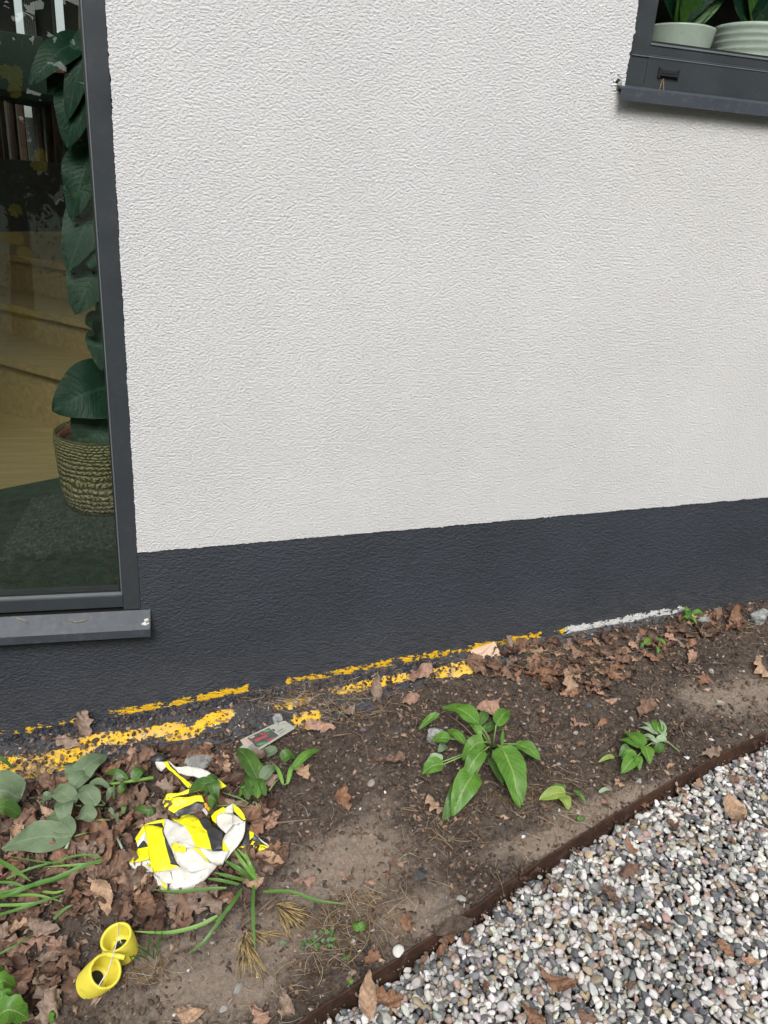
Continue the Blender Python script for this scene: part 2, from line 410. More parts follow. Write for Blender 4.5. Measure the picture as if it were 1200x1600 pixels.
def m_rust():
    n = N('rusted_steel', .8, .1, .3); f = n.noise(45, 5, .7); g = n.noise(12, 3)
    c = n.mix(n.ramp(f, [(.3, 0.), (.7, 1.)]), (.026, .015, .011), (.074, .036, .023))
    c = n.mix(n.math('MULTIPLY', n.ramp(g, [(.5, 0.), (.75, 1.)]), .4), c, (.14, .066, .036))
    c = n.mix(n.ramp(n.noise(30, 5, .7), [(.55, 0.), (.68, .7)]), c, (.12, .09, .068))
    n.col(c); n.bump(n.noise(160, 4), .8, .002); return n.m
def m_wood(name, a, b, sc_=(1.2, 14, 14)):
    n = N(name, .45, 0, .4); f = n.noise(3.0, 5, .6, n.map(sc_), .6)
    n.col(n.mix(n.ramp(f, [(.3, 0.), (.7, 1.)]), a, b)); return n.m
def m_tape(name, c, wear=None, wamt=.5):
    n = N(name, .38, 0, .5); cc = n.mix(n.noise(30, 3), tuple(x*.93 for x in c), tuple(min(1, x*1.05) for x in c))
    if wear:
        k = n.ramp(n.math('ADD', n.math('MULTIPLY', n.noise(95, 5, .7), .75), n.math('MULTIPLY', n.noise(14, 3), .35)), [(wamt, 0.), (wamt+.02, 1.)])
        cc = n.mix(k, cc, wear)
    cc = n.mix(n.math('MULTIPLY', n.ramp(n.noise(22, 5, .7), [(.5, 0.), (.75, 1.)]), .3), cc, (.20, .16, .11))
    n.col(cc); n.bump(n.math('ADD', n.noise(38, 4, .6), n.math('MULTIPLY', n.vor(55), .8)), .45, .006); return n.m
def m_basket():
    n = N('woven_seagrass', .8, 0, .3); s = n.sep(n.uv())
    u = n.math('MULTIPLY', s[0], 52.); v = n.math('MULTIPLY', s[1], 26.)
    row = n.math('FLOOR', v); uu = n.math('ADD', n.math('ADD', u, n.math('MULTIPLY', n.noise(14, 3), 3.)), n.math('MULTIPLY', row, .5)); v = n.math('ADD', v, n.math('MULTIPLY', n.noise(20, 3), 1.4))
    a = n.math('ABSOLUTE', n.math('SINE', n.math('MULTIPLY', uu, 3.1416))); b = n.math('ABSOLUTE', n.math('SINE', n.math('MULTIPLY', v, 3.1416)))
    h = n.math('MULTIPLY', a, b)
    c = n.mix(n.ramp(h, [(.1, 0.), (.7, 1.)]), (.07, .055, .028), (.36, .29, .16))
    c = n.mix(n.math('MULTIPLY', n.noise(60, 4), .5), c, (.20, .17, .09))
    n.col(c); n.bump(h, 1., .008); return n.m
def m_clear(name, tint=(.9, .92, .93), a=.35, rough=.25):
    n = N(name, rough, 0, .6); n.col(tint)
    tr = n.n.new('ShaderNodeBsdfTransparent'); mx = n.n.new('ShaderNodeMixShader')
    f = n.ramp(n.noise(60, 4), [(.3, max(0, a-.2)), (.7, a+.2)]); n.L(f, mx.inputs[0])
    n.L(tr.outputs[0], mx.inputs[1]); n.L(n.b.outputs[0], mx.inputs[2]); n.L(mx.outputs[0], n.out.inputs[0]); return n.m

def m_tube():
    n = N('yellow_plastic', .42, 0, .45); s = n.sep()
    c = n.mix(n.noise(18, 3), (.74, .64, .06), (.80, .71, .09))
    d = n.ramp(n.noise(55, 6, .75), [(.55, 0.), (.7, 1.)])
    low = n.ramp(n.math('ADD', n.math('MULTIPLY', s[2], 1.), .2), [(.0, 1.), (.10, .0)])
    c = n.mix(n.math('MULTIPLY', d, .30), c, (.22, .17, .09))
    n.col(c); n.bump(n.noise(120, 3), .15, .001); return n.m
M = dict(
    stucco=m_stucco(), plinth=m_plinth(), ledge=m_ledge(), soil=m_soil(),
    frame=m_metal('anthracite_frame', (.034, .041, .047), .36, .08), sill=m_metal('sill_metal', (.036, .045, .058), .55, .22),
    rubber=simple('black_rubber', (.012, .012, .013), .5), glass=m_glass(), rust=m_rust(),
    bead=m_metal('glazing_bead', (.13, .15, .155), .3, .1),
    chalk=simple('white_sealant', (.60, .60, .56), .7, var=.25, bump=.6, bd=.004), foam=simple('grey_foam', (.26, .26, .24), .8, var=.3, bump=.7, bd=.003),
    pebA=m_pebble('pebble_stone', 'attr'), pebO=m_pebble('pebble_stone_single', 'obj'),
    litA=m_leaf_dry('litter', 'attr'), leafO=m_leaf_dry('oak_leaf', 'obj'),
    crumb=m_var('crumbs', 'attr', .95, .4, 90, .6, .002, .12), needle=m_var('needles', 'attr', .7, .2, 60, 0), stoneO=m_var('bed_stone', 'obj', .85, .35, 60, .5, .002),
    green=m_leaf('weed_leaf', (.070, .190, .020), (.118, .275, .032), (.30, .44, .13)),
    dock=m_leaf('grey_leaf', (.105, .160, .085), (.165, .225, .125), (.20, .27, .16), .6, .12, 8.),
    darkg=m_leaf('deep_green_leaf', (.05, .12, .022), (.085, .18, .034), (.16, .28, .08)),
    yell=m_leaf('yellow_green_leaf', (.20, .31, .05), (.30, .40, .08), (.42, .5, .2)),
    pale=m_leaf('pale_leaf_back', (.25, .36, .20), (.34, .45, .28), (.42, .52, .36), .6, .15),
    figl=m_leaf('fig_leaf', (.006, .026, .015), (.011, .040, .022), (.026, .07, .04), .45, .08, 16., 3., .2, .18),
    strap=m_strap('strap_leaf', (.055, .145, .022), (.10, .225, .038)),
    strapy=m_strap('strap_leaf_light', (.11, .26, .04), (.19, .36, .07)),
    stem=simple('plant_stem', (.20, .30, .09), .5), twig=simple('twig_bark', (.17, .115, .08), .85, var=.3, bump=.5),
    dneed=simple('dry_needles', (.36, .26, .11), .7, var=.35, ns=90),
    tyel=m_tape('tape_yellow', (.86, .80, .010), (.03, .03, .03), .655), tblk=m_tape('tape_black', (.030, .032, .036), (.55, .5, .03), .70), twht=m_tape('tape_white', (.66, .65, .60), (.42, .40, .33), .66),
    tubey=m_tube(), hole=simple('dark_inside', (.012, .012, .011), .8), string=simple('white_string', (.72, .70, .62), .7),
    card=simple('faded_card', (.36, .37, .32), .5, var=.08), carddark=simple('card_photo', (.07, .085, .075), .45, var=.5, ns=160), cardred=simple('card_red', (.34, .06, .08), .45), cardgreen=simple('card_green', (.10, .24, .10), .45, var=.3), cardpink=simple('card_pink', (.50, .33, .28), .5, var=.2), cardgrey=simple('card_grey', (.22, .23, .21), .5),
    clear=m_clear('clear_plastic', (.75, .77, .77), .22, .18), clear2=m_clear('milky_plastic', (.40, .42, .41), .50, .3),
    cardb=m_wood('cardboard', (.50, .35, .24), (.62, .45, .32), (3, 30, 30)),
    wfloor=m_wood('oak_boards', (.22, .15, .07), (.34, .24, .12)), rug=simple('dark_rug', (.022, .032, .024), .9, var=.4, ns=25, bump=.6, bd=.01),
    iwall=simple('inner_wall', (.055, .055, .05), .9), iwallg=simple('inner_wall_grey', (.20, .21, .19), .9), dwood=m_wood('dark_wood', (.045, .022, .014), (.085, .045, .028)),
    basket=m_basket(), terra=simple('inner_pot', (.22, .07, .045), .7), pot=simple('glazed_pot', (.60, .60, .58), .3, var=.05), curtain=simple('pale_curtain', (.66, .70, .66), .9, var=.08),
    psoil=simple('potting_soil', (.04, .028, .02), .95, bump=.8, bd=.004), petal=simple('yellow_petals', (.95, .74, .03), .5), hedgel=m_var('hedge_leaf', 'attr', .5, .3, 3, 0), grass=simple('lawn_green', (.028, .045, .016), .9, var=.4, ns=3, bump=0),
    trunk=simple('bark', (.09, .065, .045), .9, var=.3), cushion=simple('green_upholstery', (.014, .03, .02), .8),
)

# ------------------------------------------------------------------ ground
def grid(x0, x1, y0, y1, d):
    nx = int((x1-x0)/d)+1; ny = int((y1-y0)/d)+1
    X, Y = np.meshgrid(np.linspace(x0, x1, nx), np.linspace(y0, y1, ny))
    I = np.arange(nx*ny).reshape(ny, nx)
    Fq = np.stack([I[:-1, :-1], I[:-1, 1:], I[1:, 1:], I[1:, :-1]], -1).reshape(-1, 4)
    return X.ravel(), Y.ravel(), Fq
X, Y, Fq = grid(-1.6, 3.2, -2.3, .02, .0062)
Z = soil_z(X, Y)
dcol = np.stack([dryness(X, Y)]*3, 1)
tag(obj('soil', mkmesh('soil', np.stack([X, Y, Z], 1), Fq, True, col=dcol), M['soil']), kind='structure')
# wide lawn around: reaches the horizon, follows the slope near the house
gx = [-150, -12, -6, -1.58, 3.18, 7, 14, 150]; gy = [-150, -14, -7, -2.28, .0]
V = []; Fc = []
for yy in gy:
    for xx in gx:
        xc = min(max(xx, -6), 7); yc = max(yy, -7)
        V.append((xx, yy, base_z(xc, yc)-(.012 if not (xx in (-1.58, 3.18) or yy == -2.28) else .03)))
for j in range(len(gy)-1):
    for i in range(len(gx)-1):
        if gx[i] == -1.58 and j == len(gy)-2: continue
        a = j*len(gx)+i; Fc.append((a, a+1, a+1+len(gx), a+len(gx)))
tag(obj('ground', mkmesh('ground', V, Fc, False), M['grass']), kind='structure')

# footing ledge with flaking yellow paint
X, Y, Fq = grid(-1.6, 1.7, 0., 1., .02)
nx = 1101; ny = 56
xs = np.linspace(-1.6, 1.7, nx); vs = np.linspace(0, 1, ny)
XX, VV = np.meshgrid(xs, vs); fr = ledge_front(XX); YY = -.002+VV*(fr+.002)
ZZ = base_z(XX, YY)+.014*(1-VV**3)-.004*VV-.012*np.clip((VV-.85)/.15, 0, 1)+.0035*fbm(XX, YY, 30, 4)+.003*np.clip(fbm(XX, YY, 55, 3), 0, 1)
YB = []
yb = np.full(XX.shape, -.5)
def yblob(u, v, a, b, s=1.0, rot=0.):
    p = P(u, v, .01); dx = XX-p[0]; dy = YY-p[1]; c, s_ = math.cos(rot), math.sin(rot)
    q = ((dx*c+dy*s_)/a)**2+((-dx*s_+dy*c)/b)**2
    q = q/1.5; np.maximum(yb, s*1.5*np.exp(-q*q)-.5, out=yb)
for args in ((15, 1195, .10, .028), (70, 1188, .07, .028), (110, 1178, .06, .026), (155, 1155, .06, .022), (205, 1150, .06, .022), (260, 1140, .05, .025, .9), (290, 1145, .05, .022), (345, 1118, .05, .02, .8), (330, 1128, .05, .02, .7), (455, 1100, .05, .02, .85), (480, 1122, .04, .03, .95), (470, 1148, .07, .022), (440, 1160, .05, .016), (500, 1142, .05, .018, .9), (550, 1077, .06, .016, 1.), (580, 1068, .06, .018, 1.1), (620, 1060, .06, .016), (640, 1057, .05, .014), (695, 1050, .05, .014), (715, 1042, .06, .017, 1.1), (728, 1046, .04, .014), (60, 1205, .06, .012, .8)):
    yblob(*args)
wb = np.clip(VV*1.1-.55, -.4, 1)+.25*fbm(XX, YY, 7, 2)-.25
I = np.arange(nx*ny).reshape(ny, nx)
Fq = np.stack([I[:-1, :-1], I[1:, :-1], I[1:, 1:], I[:-1, 1:]], -1).reshape(-1, 4)
tag(obj('foundation_ledge', mkmesh('foundation_ledge', np.stack([XX.ravel(), YY.ravel(), ZZ.ravel()], 1), Fq, True, col=np.stack([yb.ravel(), wb.ravel(), 0*wb.ravel()], 1)), M['ledge']), kind='structure')
def surf_z(x, y):
    z = G(x, y)
    if -1.6 < x < 1.7 and y > float(ledge_front(np.array([x]))[0]):
        z = max(z, base_z(x, y)+.014)
    return z

# ------------------------------------------------------------------ house
house = empty('house', (0, 0, 0)); tag(house, 'white stuccoed house wall with dark grey plinth and two dark framed windows', 'house')
def jit(p, q, step, amp, ax):
    "ragged edge from p to q (x,z)"
    L_ = math.hypot(q[0]-p[0], q[1]-p[1]); n = max(1, int(L_/step)); out = []
    for i in range(n):
        t = i/n; x = p[0]+(q[0]-p[0])*t; z = p[1]+(q[1]-p[1])*t
        d = 0 if i == 0 else random.gauss(0, amp)+amp*2*float(fbm(np.array([x*40.]), np.array([z*40.]), 1, 1)[0])
        out.append((x+d*ax[0], z+d*ax[1]))
    return out
PLX = [-3.5, -.158, .745, 1.87, 5]; PLZ = [.18, .401, .455, .528, .73]
def pl(x): return float(np.interp(x, PLX, PLZ))
def slab(mb, poly, y0, y1):
    n = len(poly); V = [(x, y0, z) for x, z in poly]+[(x, y1, z) for x, z in poly]
    mb.add(V, [tuple(range(n)), tuple(range(2*n-1, n-1, -1))]+[(i, i+n, (i+1) % n+n, (i+1) % n) for i in range(n)])
RX = 1.086; RZ = 1.682; LX = -.167; LZ = .216
mb = MB(); top = 3.2
poly = jit((LX, 3.2), (LX, pl(LX)), .004, .0007, (1, 0))+jit((LX, pl(LX)), (.745, pl(.745)), .004, .0008, (0, 1))+jit((.745, pl(.745)), (RX, pl(RX)), .004, .0008, (0, 1))
poly += [(RX, pl(RX)), (RX, RZ-.03)]+jit((RX, RZ-.03), (RX, 3.2), .004, .0011, (1, 0))+[(RX, 3.2)]
slab(mb, poly, 0, .12)
poly = jit((RX, pl(RX)), (1.87, pl(1.87)), .004, .0008, (0, 1))+[(1.87, pl(1.87)), (2.7, pl(2.7)), (2.7, RZ-.03), (RX, RZ-.03)]
slab(mb, poly, 0, .12)
slab(mb, [(2.7, pl(2.7)), (5, pl(5)), (5, 3.2), (2.7, 3.2)], 0, .12)
slab(mb, [(-3.5, pl(-3.5)), (-1.7, pl(-1.7)), (-1.7, 3.2), (-3.5, 3.2)], 0, .12)
slab(mb, [(-3.5, 3.2), (5, 3.2), (5, 3.35), (-3.5, 3.35)], 0, .12)
wall_o = mb.build('wall', M['stucco'], house)
mb = MB()
g0 = -.9
slab(mb, [(-3.5, g0), (-1.7, g0), (-1.7, pl(-1.7)), (-3.5, pl(-3.5))], .0035, .125)
slab(mb, [(-1.7, g0), (LX, g0), (LX, LZ-.02), (-1.7, LZ-.02)], .0035, .125)
slab(mb, [(LX, g0), (5, g0), (5, pl(5)+.002)]+[(x, pl(x)+.002) for x in (1.87, .745, LX)], .0035, .125)
mb.build('plinth', M['plinth'], house)

def window(name, label):
    o = MB().box(0, .0001, 0, .0001, 0, .0001)
    return o
# left window
wl_ = MB()
wl_.box(-.215, LX-.0005, .004, .075, LZ, 2.9)        # right jamb
wl_.box(-1.7, -1.652, .004, .075, LZ, 2.9)
wl_.box(-1.652, -.2155, .0065, .075, LZ+.008, .262)    # bottom rail
wf = wl_.build('window', M['frame'], house, bevel=.0015); wf['label'] = 'tall floor level window with dark frame at the left'
b = MB(); b.box(-1.652, -.2165, .0085, .03, .2625, .2665); b.box(-.2195, -.2165, .012, .03, .2665, 2.9)
b.build('glazing_bead', M['bead'], wf)
b = MB(); b.box(-1.652, -.221, .022, .03, .267, .274); b.box(-.2245, -.2205, .022, .03, .267, 2.9); b.build('gasket', M['rubber'], wf)
b = MB(); b.box(-1.65, -.2245, .033, .037, .262, 2.9); b.build('pane', M['glass'], wf)
# left sill: sloped top, folded front, upturned end
b = MB(); x0, x1 = -1.74, -.143
prof = [(.003, .2135), (-.04, .1725), (-.0405, .148), (-.037, .148), (-.036, .169), (.003, .2085)]
n = len(prof); V = [(x0, y, z) for y, z in prof]+[(x1, y, z) for y, z in prof]
b.add(V, [tuple(range(n)), tuple(range(2*n-1, n-1, -1))]+[(i, i+n, (i+1) % n+n, (i+1) % n) for i in range(n)])
b.add([(x1, .004, .217), (x1+.0025, .004, .217), (x1+.0025, -.041, .176), (x1, -.041, .176), (x1, .004, .19), (x1+.0025, .004, .19), (x1+.0025, -.041, .147), (x1, -.041, .147)], [(0, 1, 2, 3), (4, 7, 6, 5), (0, 4, 5, 1), (1, 5, 6, 2), (2, 6, 7, 3), (3, 7, 4, 0)])
b.build('sill', M['sill'], wf)
b = MB(); b.box(-1.7, LX+.012, .0045, .03, .2085, .2155); b.build('joint', M['rubber'], wf)
def lump(c, r, seed=0, sub=2, amp=.35, fl=(1, 1, 1)):
    bm = bmesh.new(); bmesh.ops.create_icosphere(bm, subdivisions=sub, radius=1)
    rs = np.random.RandomState(seed); V = np.array([v.co[:] for v in bm.verts]); Fc = [tuple(v.index for v in f.verts) for f in bm.faces]; bm.free()
    k = rs.randn(4, 3)*1.6; ph = rs.rand(4)*6
    d = sum(np.sin(V@k[i]+ph[i]) for i in range(4))/4
    V = V*(1+amp*d)[:, None]*np.asarray(fl)*r+np.asarray(c); return V, Fc
b = MB()
for (u, v, r, s) in ((229, 969, .0065, 1), (226, 975, .007, 2), (225, 981, .008, 3), (232, 975, .005, 4)):
    p = Wl(u, v, -.026); b.add(*lump(p, r, s, 3, .4, (1.1, .7, .9)))
b.build('sealant_blob', M['chalk'], wf, True)

# right window
wr_ = MB()
wr_.box(RX+.0005, 1.148, .016, .09, 1.676, 3.0)
wr_.box(1.148, 2.7, .0145, .09, 1.676, 1.757)
wr_.box(1.148, 2.7, .022, .09, 1.7575, 1.781)
w2 = wr_.build('window', M['frame'], house, bevel=.0015); w2['label'] = 'raised window with dark frame and drain cap at upper right'
b = MB(); b.box(1.1, 2.7, .0130, .0145, 1.7505, 1.7525); b.box(1.150, 2.7, .0195, .0218, 1.779, 1.7835); b.build('glazing_bead', M['bead'], w2)
b = MB(); b.box(1.1455, 1.1525, .024, .036, 1.7845, 3.0); b.box(1.1525, 2.7, .024, .036, 1.7815, 1.789); b.build('gasket', M['rubber'], w2)
b = MB(); b.box(1.1525, 2.7, .038, .042, 1.784, 3.0); b.build('pane', M['glass'], w2)
b = MB(); b.box(1.183, 1.238, .0105, .0142, 1.709, 1.728); b.box(1.186, 1.235, .0065, .0104, 1.712, 1.716); b.box(1.181, 1.186, .0085, .0142, 1.707, 1.732); b.box(1.2365, 1.240, .008, .0142, 1.707, 1.730); b.box(1.19, 1.232, .0085, .0104, 1.7175, 1.7255)
b.build('drain_cap', M['rubber'], w2, bevel=.0006)
b = MB(); x0, x1 = RX-.022, 2.74
prof = [(.014, 1.683), (-.03, 1.6705), (-.0305, 1.6425), (-.027, 1.6425), (-.026, 1.667), (.014, 1.6785)]
V = [(x0, y, z) for y, z in prof]+[(x1, y, z) for y, z in prof]
b.add(V, [tuple(range(n)), tuple(range(2*n-1, n-1, -1))]+[(i, i+n, (i+1) % n+n, (i+1) % n) for i in range(n)])
b.build('sill', M['sill'], w2)
b = MB(); b.box(RX, 2.7, .0125, .05, 1.6785, 1.6835)
b.build('joint', M['rubber'], w2)
# torn sealing tape at the sill end
b = MB(); p = Wl(966, 133, -.004)
b.add(*lump(Wl(967, 134, -.002), .008, 5, 3, .45, (.7, .5, 1.3))); b.build('foam_seal', M['foam'], w2, True)
b = MB(); b.add(*lump(Wl(965, 127, -.001), .0065, 6, 3, .4, (.9, .4, .9))); b.add(*lump(Wl(969, 141, -.001), .005, 7, 3, .4, (1, .5, .8))); b.build('torn_gasket', M['rubber'], w2, True)
b = MB()
for k in range(26):
    a = random.random(); u = 955+random.random()*18; v = 112+random.random()*34
    b.add(*lump(Wl(u, v, 0), random.uniform(.0015, .004), 30+k, 2, .5, (1.3, .7, .8)))
b.build('broken_render', M['stucco'], house, True)

# ------------------------------------------------------------------ room inside
room = MB()
IY = 6.6
room.box(-7.05, -7, .125, IY, .1, 3.1); room.box(4.5, 4.55, .125, IY, .1, 3.1)
# far wall windows: narrow ones found through the glass, wide unseen ones for daylight
def Fx(u): return float(Wl(u, 80, IY)[0])
wins = [(Fx(27), Fx(42)), (Fx(90), Fx(104)), (1.2, 2.4), (-5.2, -3.2)]
wins.sort(); xprev = -7
for a, c in wins:
    room.box(xprev, a, IY, IY+.06, .1, 3.1); room.box(a, c, IY, IY+.06, .1, 1.75); room.box(a, c, IY, IY+.06, 2.95, 3.1); xprev = c
room.box(xprev, 4.5, IY, IY+.06, .1, 3.1)
room.build('inner_wall', M['iwall'], house)
ceil_ = MB(); ceil_.box(-7.1, 5, .125, 4.3, 3.2, 3.3); ceil_.box(-7.1, 5, 5.6, 7, 3.2, 3.3); ceil_.box(-7.1, -6.2, .9, 5.6, 3.2, 3.3); ceil_.box(3.6, 5, .9, 5.6, 3.2, 3.3); ceil_.build('roof_slab', M['iwallg'], house)  # unseen roof; its gap is an added skylight to brighten the room
fl = MB(); fl.box(-7, .9, .125, IY, .12, .2); fl.build('inner_floor', M['wfloor'], house)
fl = MB(); fl.box(.9, 4.5, .125, IY, .12, .9); fl.build('raised_floor', M['dwood'], house)
# wide wooden steps rising to the left back
A0 = Zp(0, 558, .5); A1 = Zp(108, 587, .5); dd = (A1-A0)[:2]; dd /= np.linalg.norm(dd); nn = np.array([-dd[1], dd[0]])
if nn[1] < 0: nn = -nn
st = MB(); z = .5
def stepbox(mb, o, z0, z1, depth):
    a = o-dd*2.2; c = o+dd*1.6
    q = [a, c, c+nn*depth, a+nn*depth]
    mb.hexa([(p[0], p[1], z0) for p in q]+[(p[0], p[1], z1) for p in q])
o2 = A0[:2].copy(); zz = .5
stp = empty('wooden_steps', (A0[0], A0[1], .2)); tag(stp, 'wide light oak steps seen through the tall left window', 'steps', )
for k, (un, vn_) in enumerate(((0, 473), (0, 395), (0, 330))):
    stepbox(st, o2+nn*.03, .2005 if k == 0 else zz-.25, zz-.035, 3.2)
    nb = MB(); stepbox(nb, o2, zz-.035, zz, 3.2); nb.build('tread', M['wfloor'], stp)
    # next riser line from the picture: advance along nn
    o2 = o2+nn*.34; d = ray(un, vn_); 
    t = ((o2-CAM[:2])@nn)/(d[:2]@nn); zz = float(CAM[2]+t*d[2])
st.build('riser', M['wfloor'], stp)
q = [Zp(-160, 797, .203), Zp(100, 745, .203), Zp(300, 705, .203)]
rg = MB(); rg.add([(-1.69, q[0][1]-.3, .2045), (q[0][0], q[0][1], .2045), (q[2][0], q[2][1], .2045), (.6, q[2][1], .2045), (.6, .13, .2045), (-1.69, .13, .2045)], [(0, 5, 4, 3, 2, 1)])
rg.add([(-1.69, .125, .2005), (.6, .125, .2005), (.6, .13, .2045), (-1.69, .13, .2045)], [(0, 1, 2, 3)])
tag(rg.build('rug', M['rug']), 'dark green rug on the floor inside the tall left window', 'rug')
# far windows have pale curtains beside them
cu = MB()
for (u0, u1) in ((43, 62), (88, 91)):
    xa, xb = Fx(u0), Fx(u1); k = 12
    for i in range(k):
        x_a = xa+(xb-xa)*i/k; x_b = xa+(xb-xa)*(i+1)/k
        cu.box(x_a, x_b, IY-.07-.03*(i % 2), IY-.05-.03*(i % 2), 1.1, 3.0)
tag(cu.build('curtain', M['iwallg']), 'grey curtains hanging at the far window of the room', 'curtain')
# dining furniture at the back, on the landing
lz = 1.30
ld = MB(); a = Wl(-60, 240, 5.0); c = Wl(130, 240, 5.0)
ld.box(-6.9, .9, 5.0, IY-.001, .2005, 1.38); ld.build('landing', M['iwall'], house)
def chair(name, p, rz, label):
    e = empty(name, p); tag(e, label, 'chair', 'dining chairs seen through the tall window')
    c_, s_ = math.cos(rz), math.sin(rz)
    def bx(nm, x0, x1, y0, y1, z0, z1, mt):
        m = MB().box(x0, x1, y0, y1, z0, z1); m.v = [(p[0]+x*c_-y*s_, p[1]+x*s_+y*c_, p[2]+zq) for x, y, zq in m.v]
        m.build(nm, mt, e, bevel=.005)
    for sx in (-.19, .19):
        for sy in (-.19, .19): bx('leg', sx-.018, sx+.018, sy-.018, sy+.018, 0, .43, M['dwood'])
    bx('seat', -.22, .22, -.22, .22, .43, .49, M['cushion']); bx('backrest', -.21, .21, .18, .215, .491, .92, M['cushion'])
cz = 1.3805
chair('dining_chair', (float(Wl(45, 235, 5.35)[0]), 5.35, cz), .3, 'dark green chair behind the left glass, nearer the pane edge')
chair('dining_chair', (float(Wl(78, 235, 5.8)[0]), 5.8, cz), -.4, 'dark chair behind the left glass, beside the table')
tb = empty('dining_table', (float(Wl(95, 235, 6.1)[0]), 6.1, cz)); tag(tb, 'dark wooden table at the back of the room behind the left glass', 'table')
x = tb.location.x
MB().box(x-.4, x+.5, 5.85, 6.4, cz+.70, cz+.74).build('tabletop', M['dwood'], tb)
for sx in (-.35, .45):
    for sy in (5.9, 6.35): MB().box(x+sx-.025, x+sx+.025, sy-.025, sy+.025, cz, cz+.70).build('leg', M['dwood'], tb)

# ------------------------------------------------------------------ leaf builders
def prof_ovate(t): return np.sin(np.pi*np.clip(t, 0, 1)**.72)**.9*(1-.12*t)*(1+.035*np.abs(np.sin(t*38)))
def prof_lance(t): return np.sin(np.pi*np.clip(t, 0, 1)**.85)**1.1
def prof_round(t): return np.sqrt(np.clip(1-(2*t-1)**2, 0, 1))
def prof_oak(t): 
    return (np.sin(np.pi*np.clip(t, 0, 1)**1.3)**.62)*(.80+.20*np.cos(2*np.pi*(3.3*t-.1)))+.01
def prof_lobed(t): return np.sin(np.pi*t**.8)**.8*(.7+.3*np.abs(np.cos(2*np.pi*2.6*t)))
def blade_arrays(ctrl, width, prof, side=None, fold=.25, wave=.08, seed=0, n=18, m=7, roll=0.):
    "leaf surface along a curve of control points (Vectors)"
    rs = np.random.RandomState(seed)
    ctrl = [np.asarray(c, float) for c in ctrl]
    # resample with Catmull-like interpolation
    cp = np.array(ctrl); k = len(cp); tt = np.linspace(0, k-1, n)
    if k == 2: C = cp[0]+(cp[1]-cp[0])*(tt[:, None])
    else:
        C = []
        for t in tt:
            i = min(int(t), k-2); f = t-i
            p0 = cp[max(i-1, 0)]; p1 = cp[i]; p2 = cp[i+1]; p3 = cp[min(i+2, k-1)]
            C.append(.5*((2*p1)+(-p0+p2)*f+(2*p0-5*p1+4*p2-p3)*f*f+(-p0+3*p1-3*p2+p3)*f**3))
        C = np.array(C)
    T = np.gradient(C, axis=0); T /= np.linalg.norm(T, axis=1)[:, None]+1e-9
    up = np.array([0, -.35, 1.]) if side is None else np.asarray(side, float)
    S = np.cross(T, up); S /= np.linalg.norm(S, axis=1)[:, None]+1e-9
    Nn = np.cross(S, T)
    if roll:
        S, Nn = S*math.cos(roll)+Nn*math.sin(roll), Nn*math.cos(roll)-S*math.sin(roll)
    t = np.linspace(0, 1, n); w_ = prof(t)*width/2
    V = []; U = []; ph = rs.rand(3)*6
    for j in range(m):
        s = -1+2*j/(m-1)
        lift = fold*abs(s)*w_+wave*width*.5*abs(s)**2*np.sin(t*9+ph[0]+(2 if s > 0 else 0))+wave*width*.25*np.sin(t*17+s*4+ph[1])
        V.append(C+S*(s*w_)[:, None]+Nn*lift[:, None]); U.append(np.stack([np.full(n, s), t], 1))
    V = np.array(V).transpose(1, 0, 2).reshape(-1, 3); U = np.array(U).transpose(1, 0, 2).reshape(-1, 2)
    I = np.arange(n*m).reshape(n, m)
    Fq = np.stack([I[:-1, :-1], I[:-1, 1:], I[1:, 1:], I[1:, :-1]], -1).reshape(-1, 4)
    return V, Fq, U
def blade(name, ctrl, width, prof, mat, parent=None, smooth=True, **k):
    V, Fq, U = blade_arrays(ctrl, width, prof, **k)
    return obj(name, mkmesh(name, V, Fq, smooth, uv=U), mat, parent)
def pxm(u, v): return float((R3.T @ (P(u, v)-CAM))[2])/F      # metres per photo pixel there

# photo-placed leaf: root and tip positions with heights above ground
def pleaf(parent, mat, u0, v0, u1, v1, wpx, h0=.03, h1=.02, arch=.015, prof=prof_ovate, name='leaf', seed=0, **k):
    p0 = P(u0, v0, h0+.006); p1 = P(u1, v1, h1+.006); pm = (p0+p1)/2+np.array([0, 0, arch])
    return blade(name, [p0, pm, p1], wpx*pxm(u0, v0), prof, mat, parent, seed=seed, **k)
def z1(X, Y): return 620+X/4.286, 1060+Y/4.286

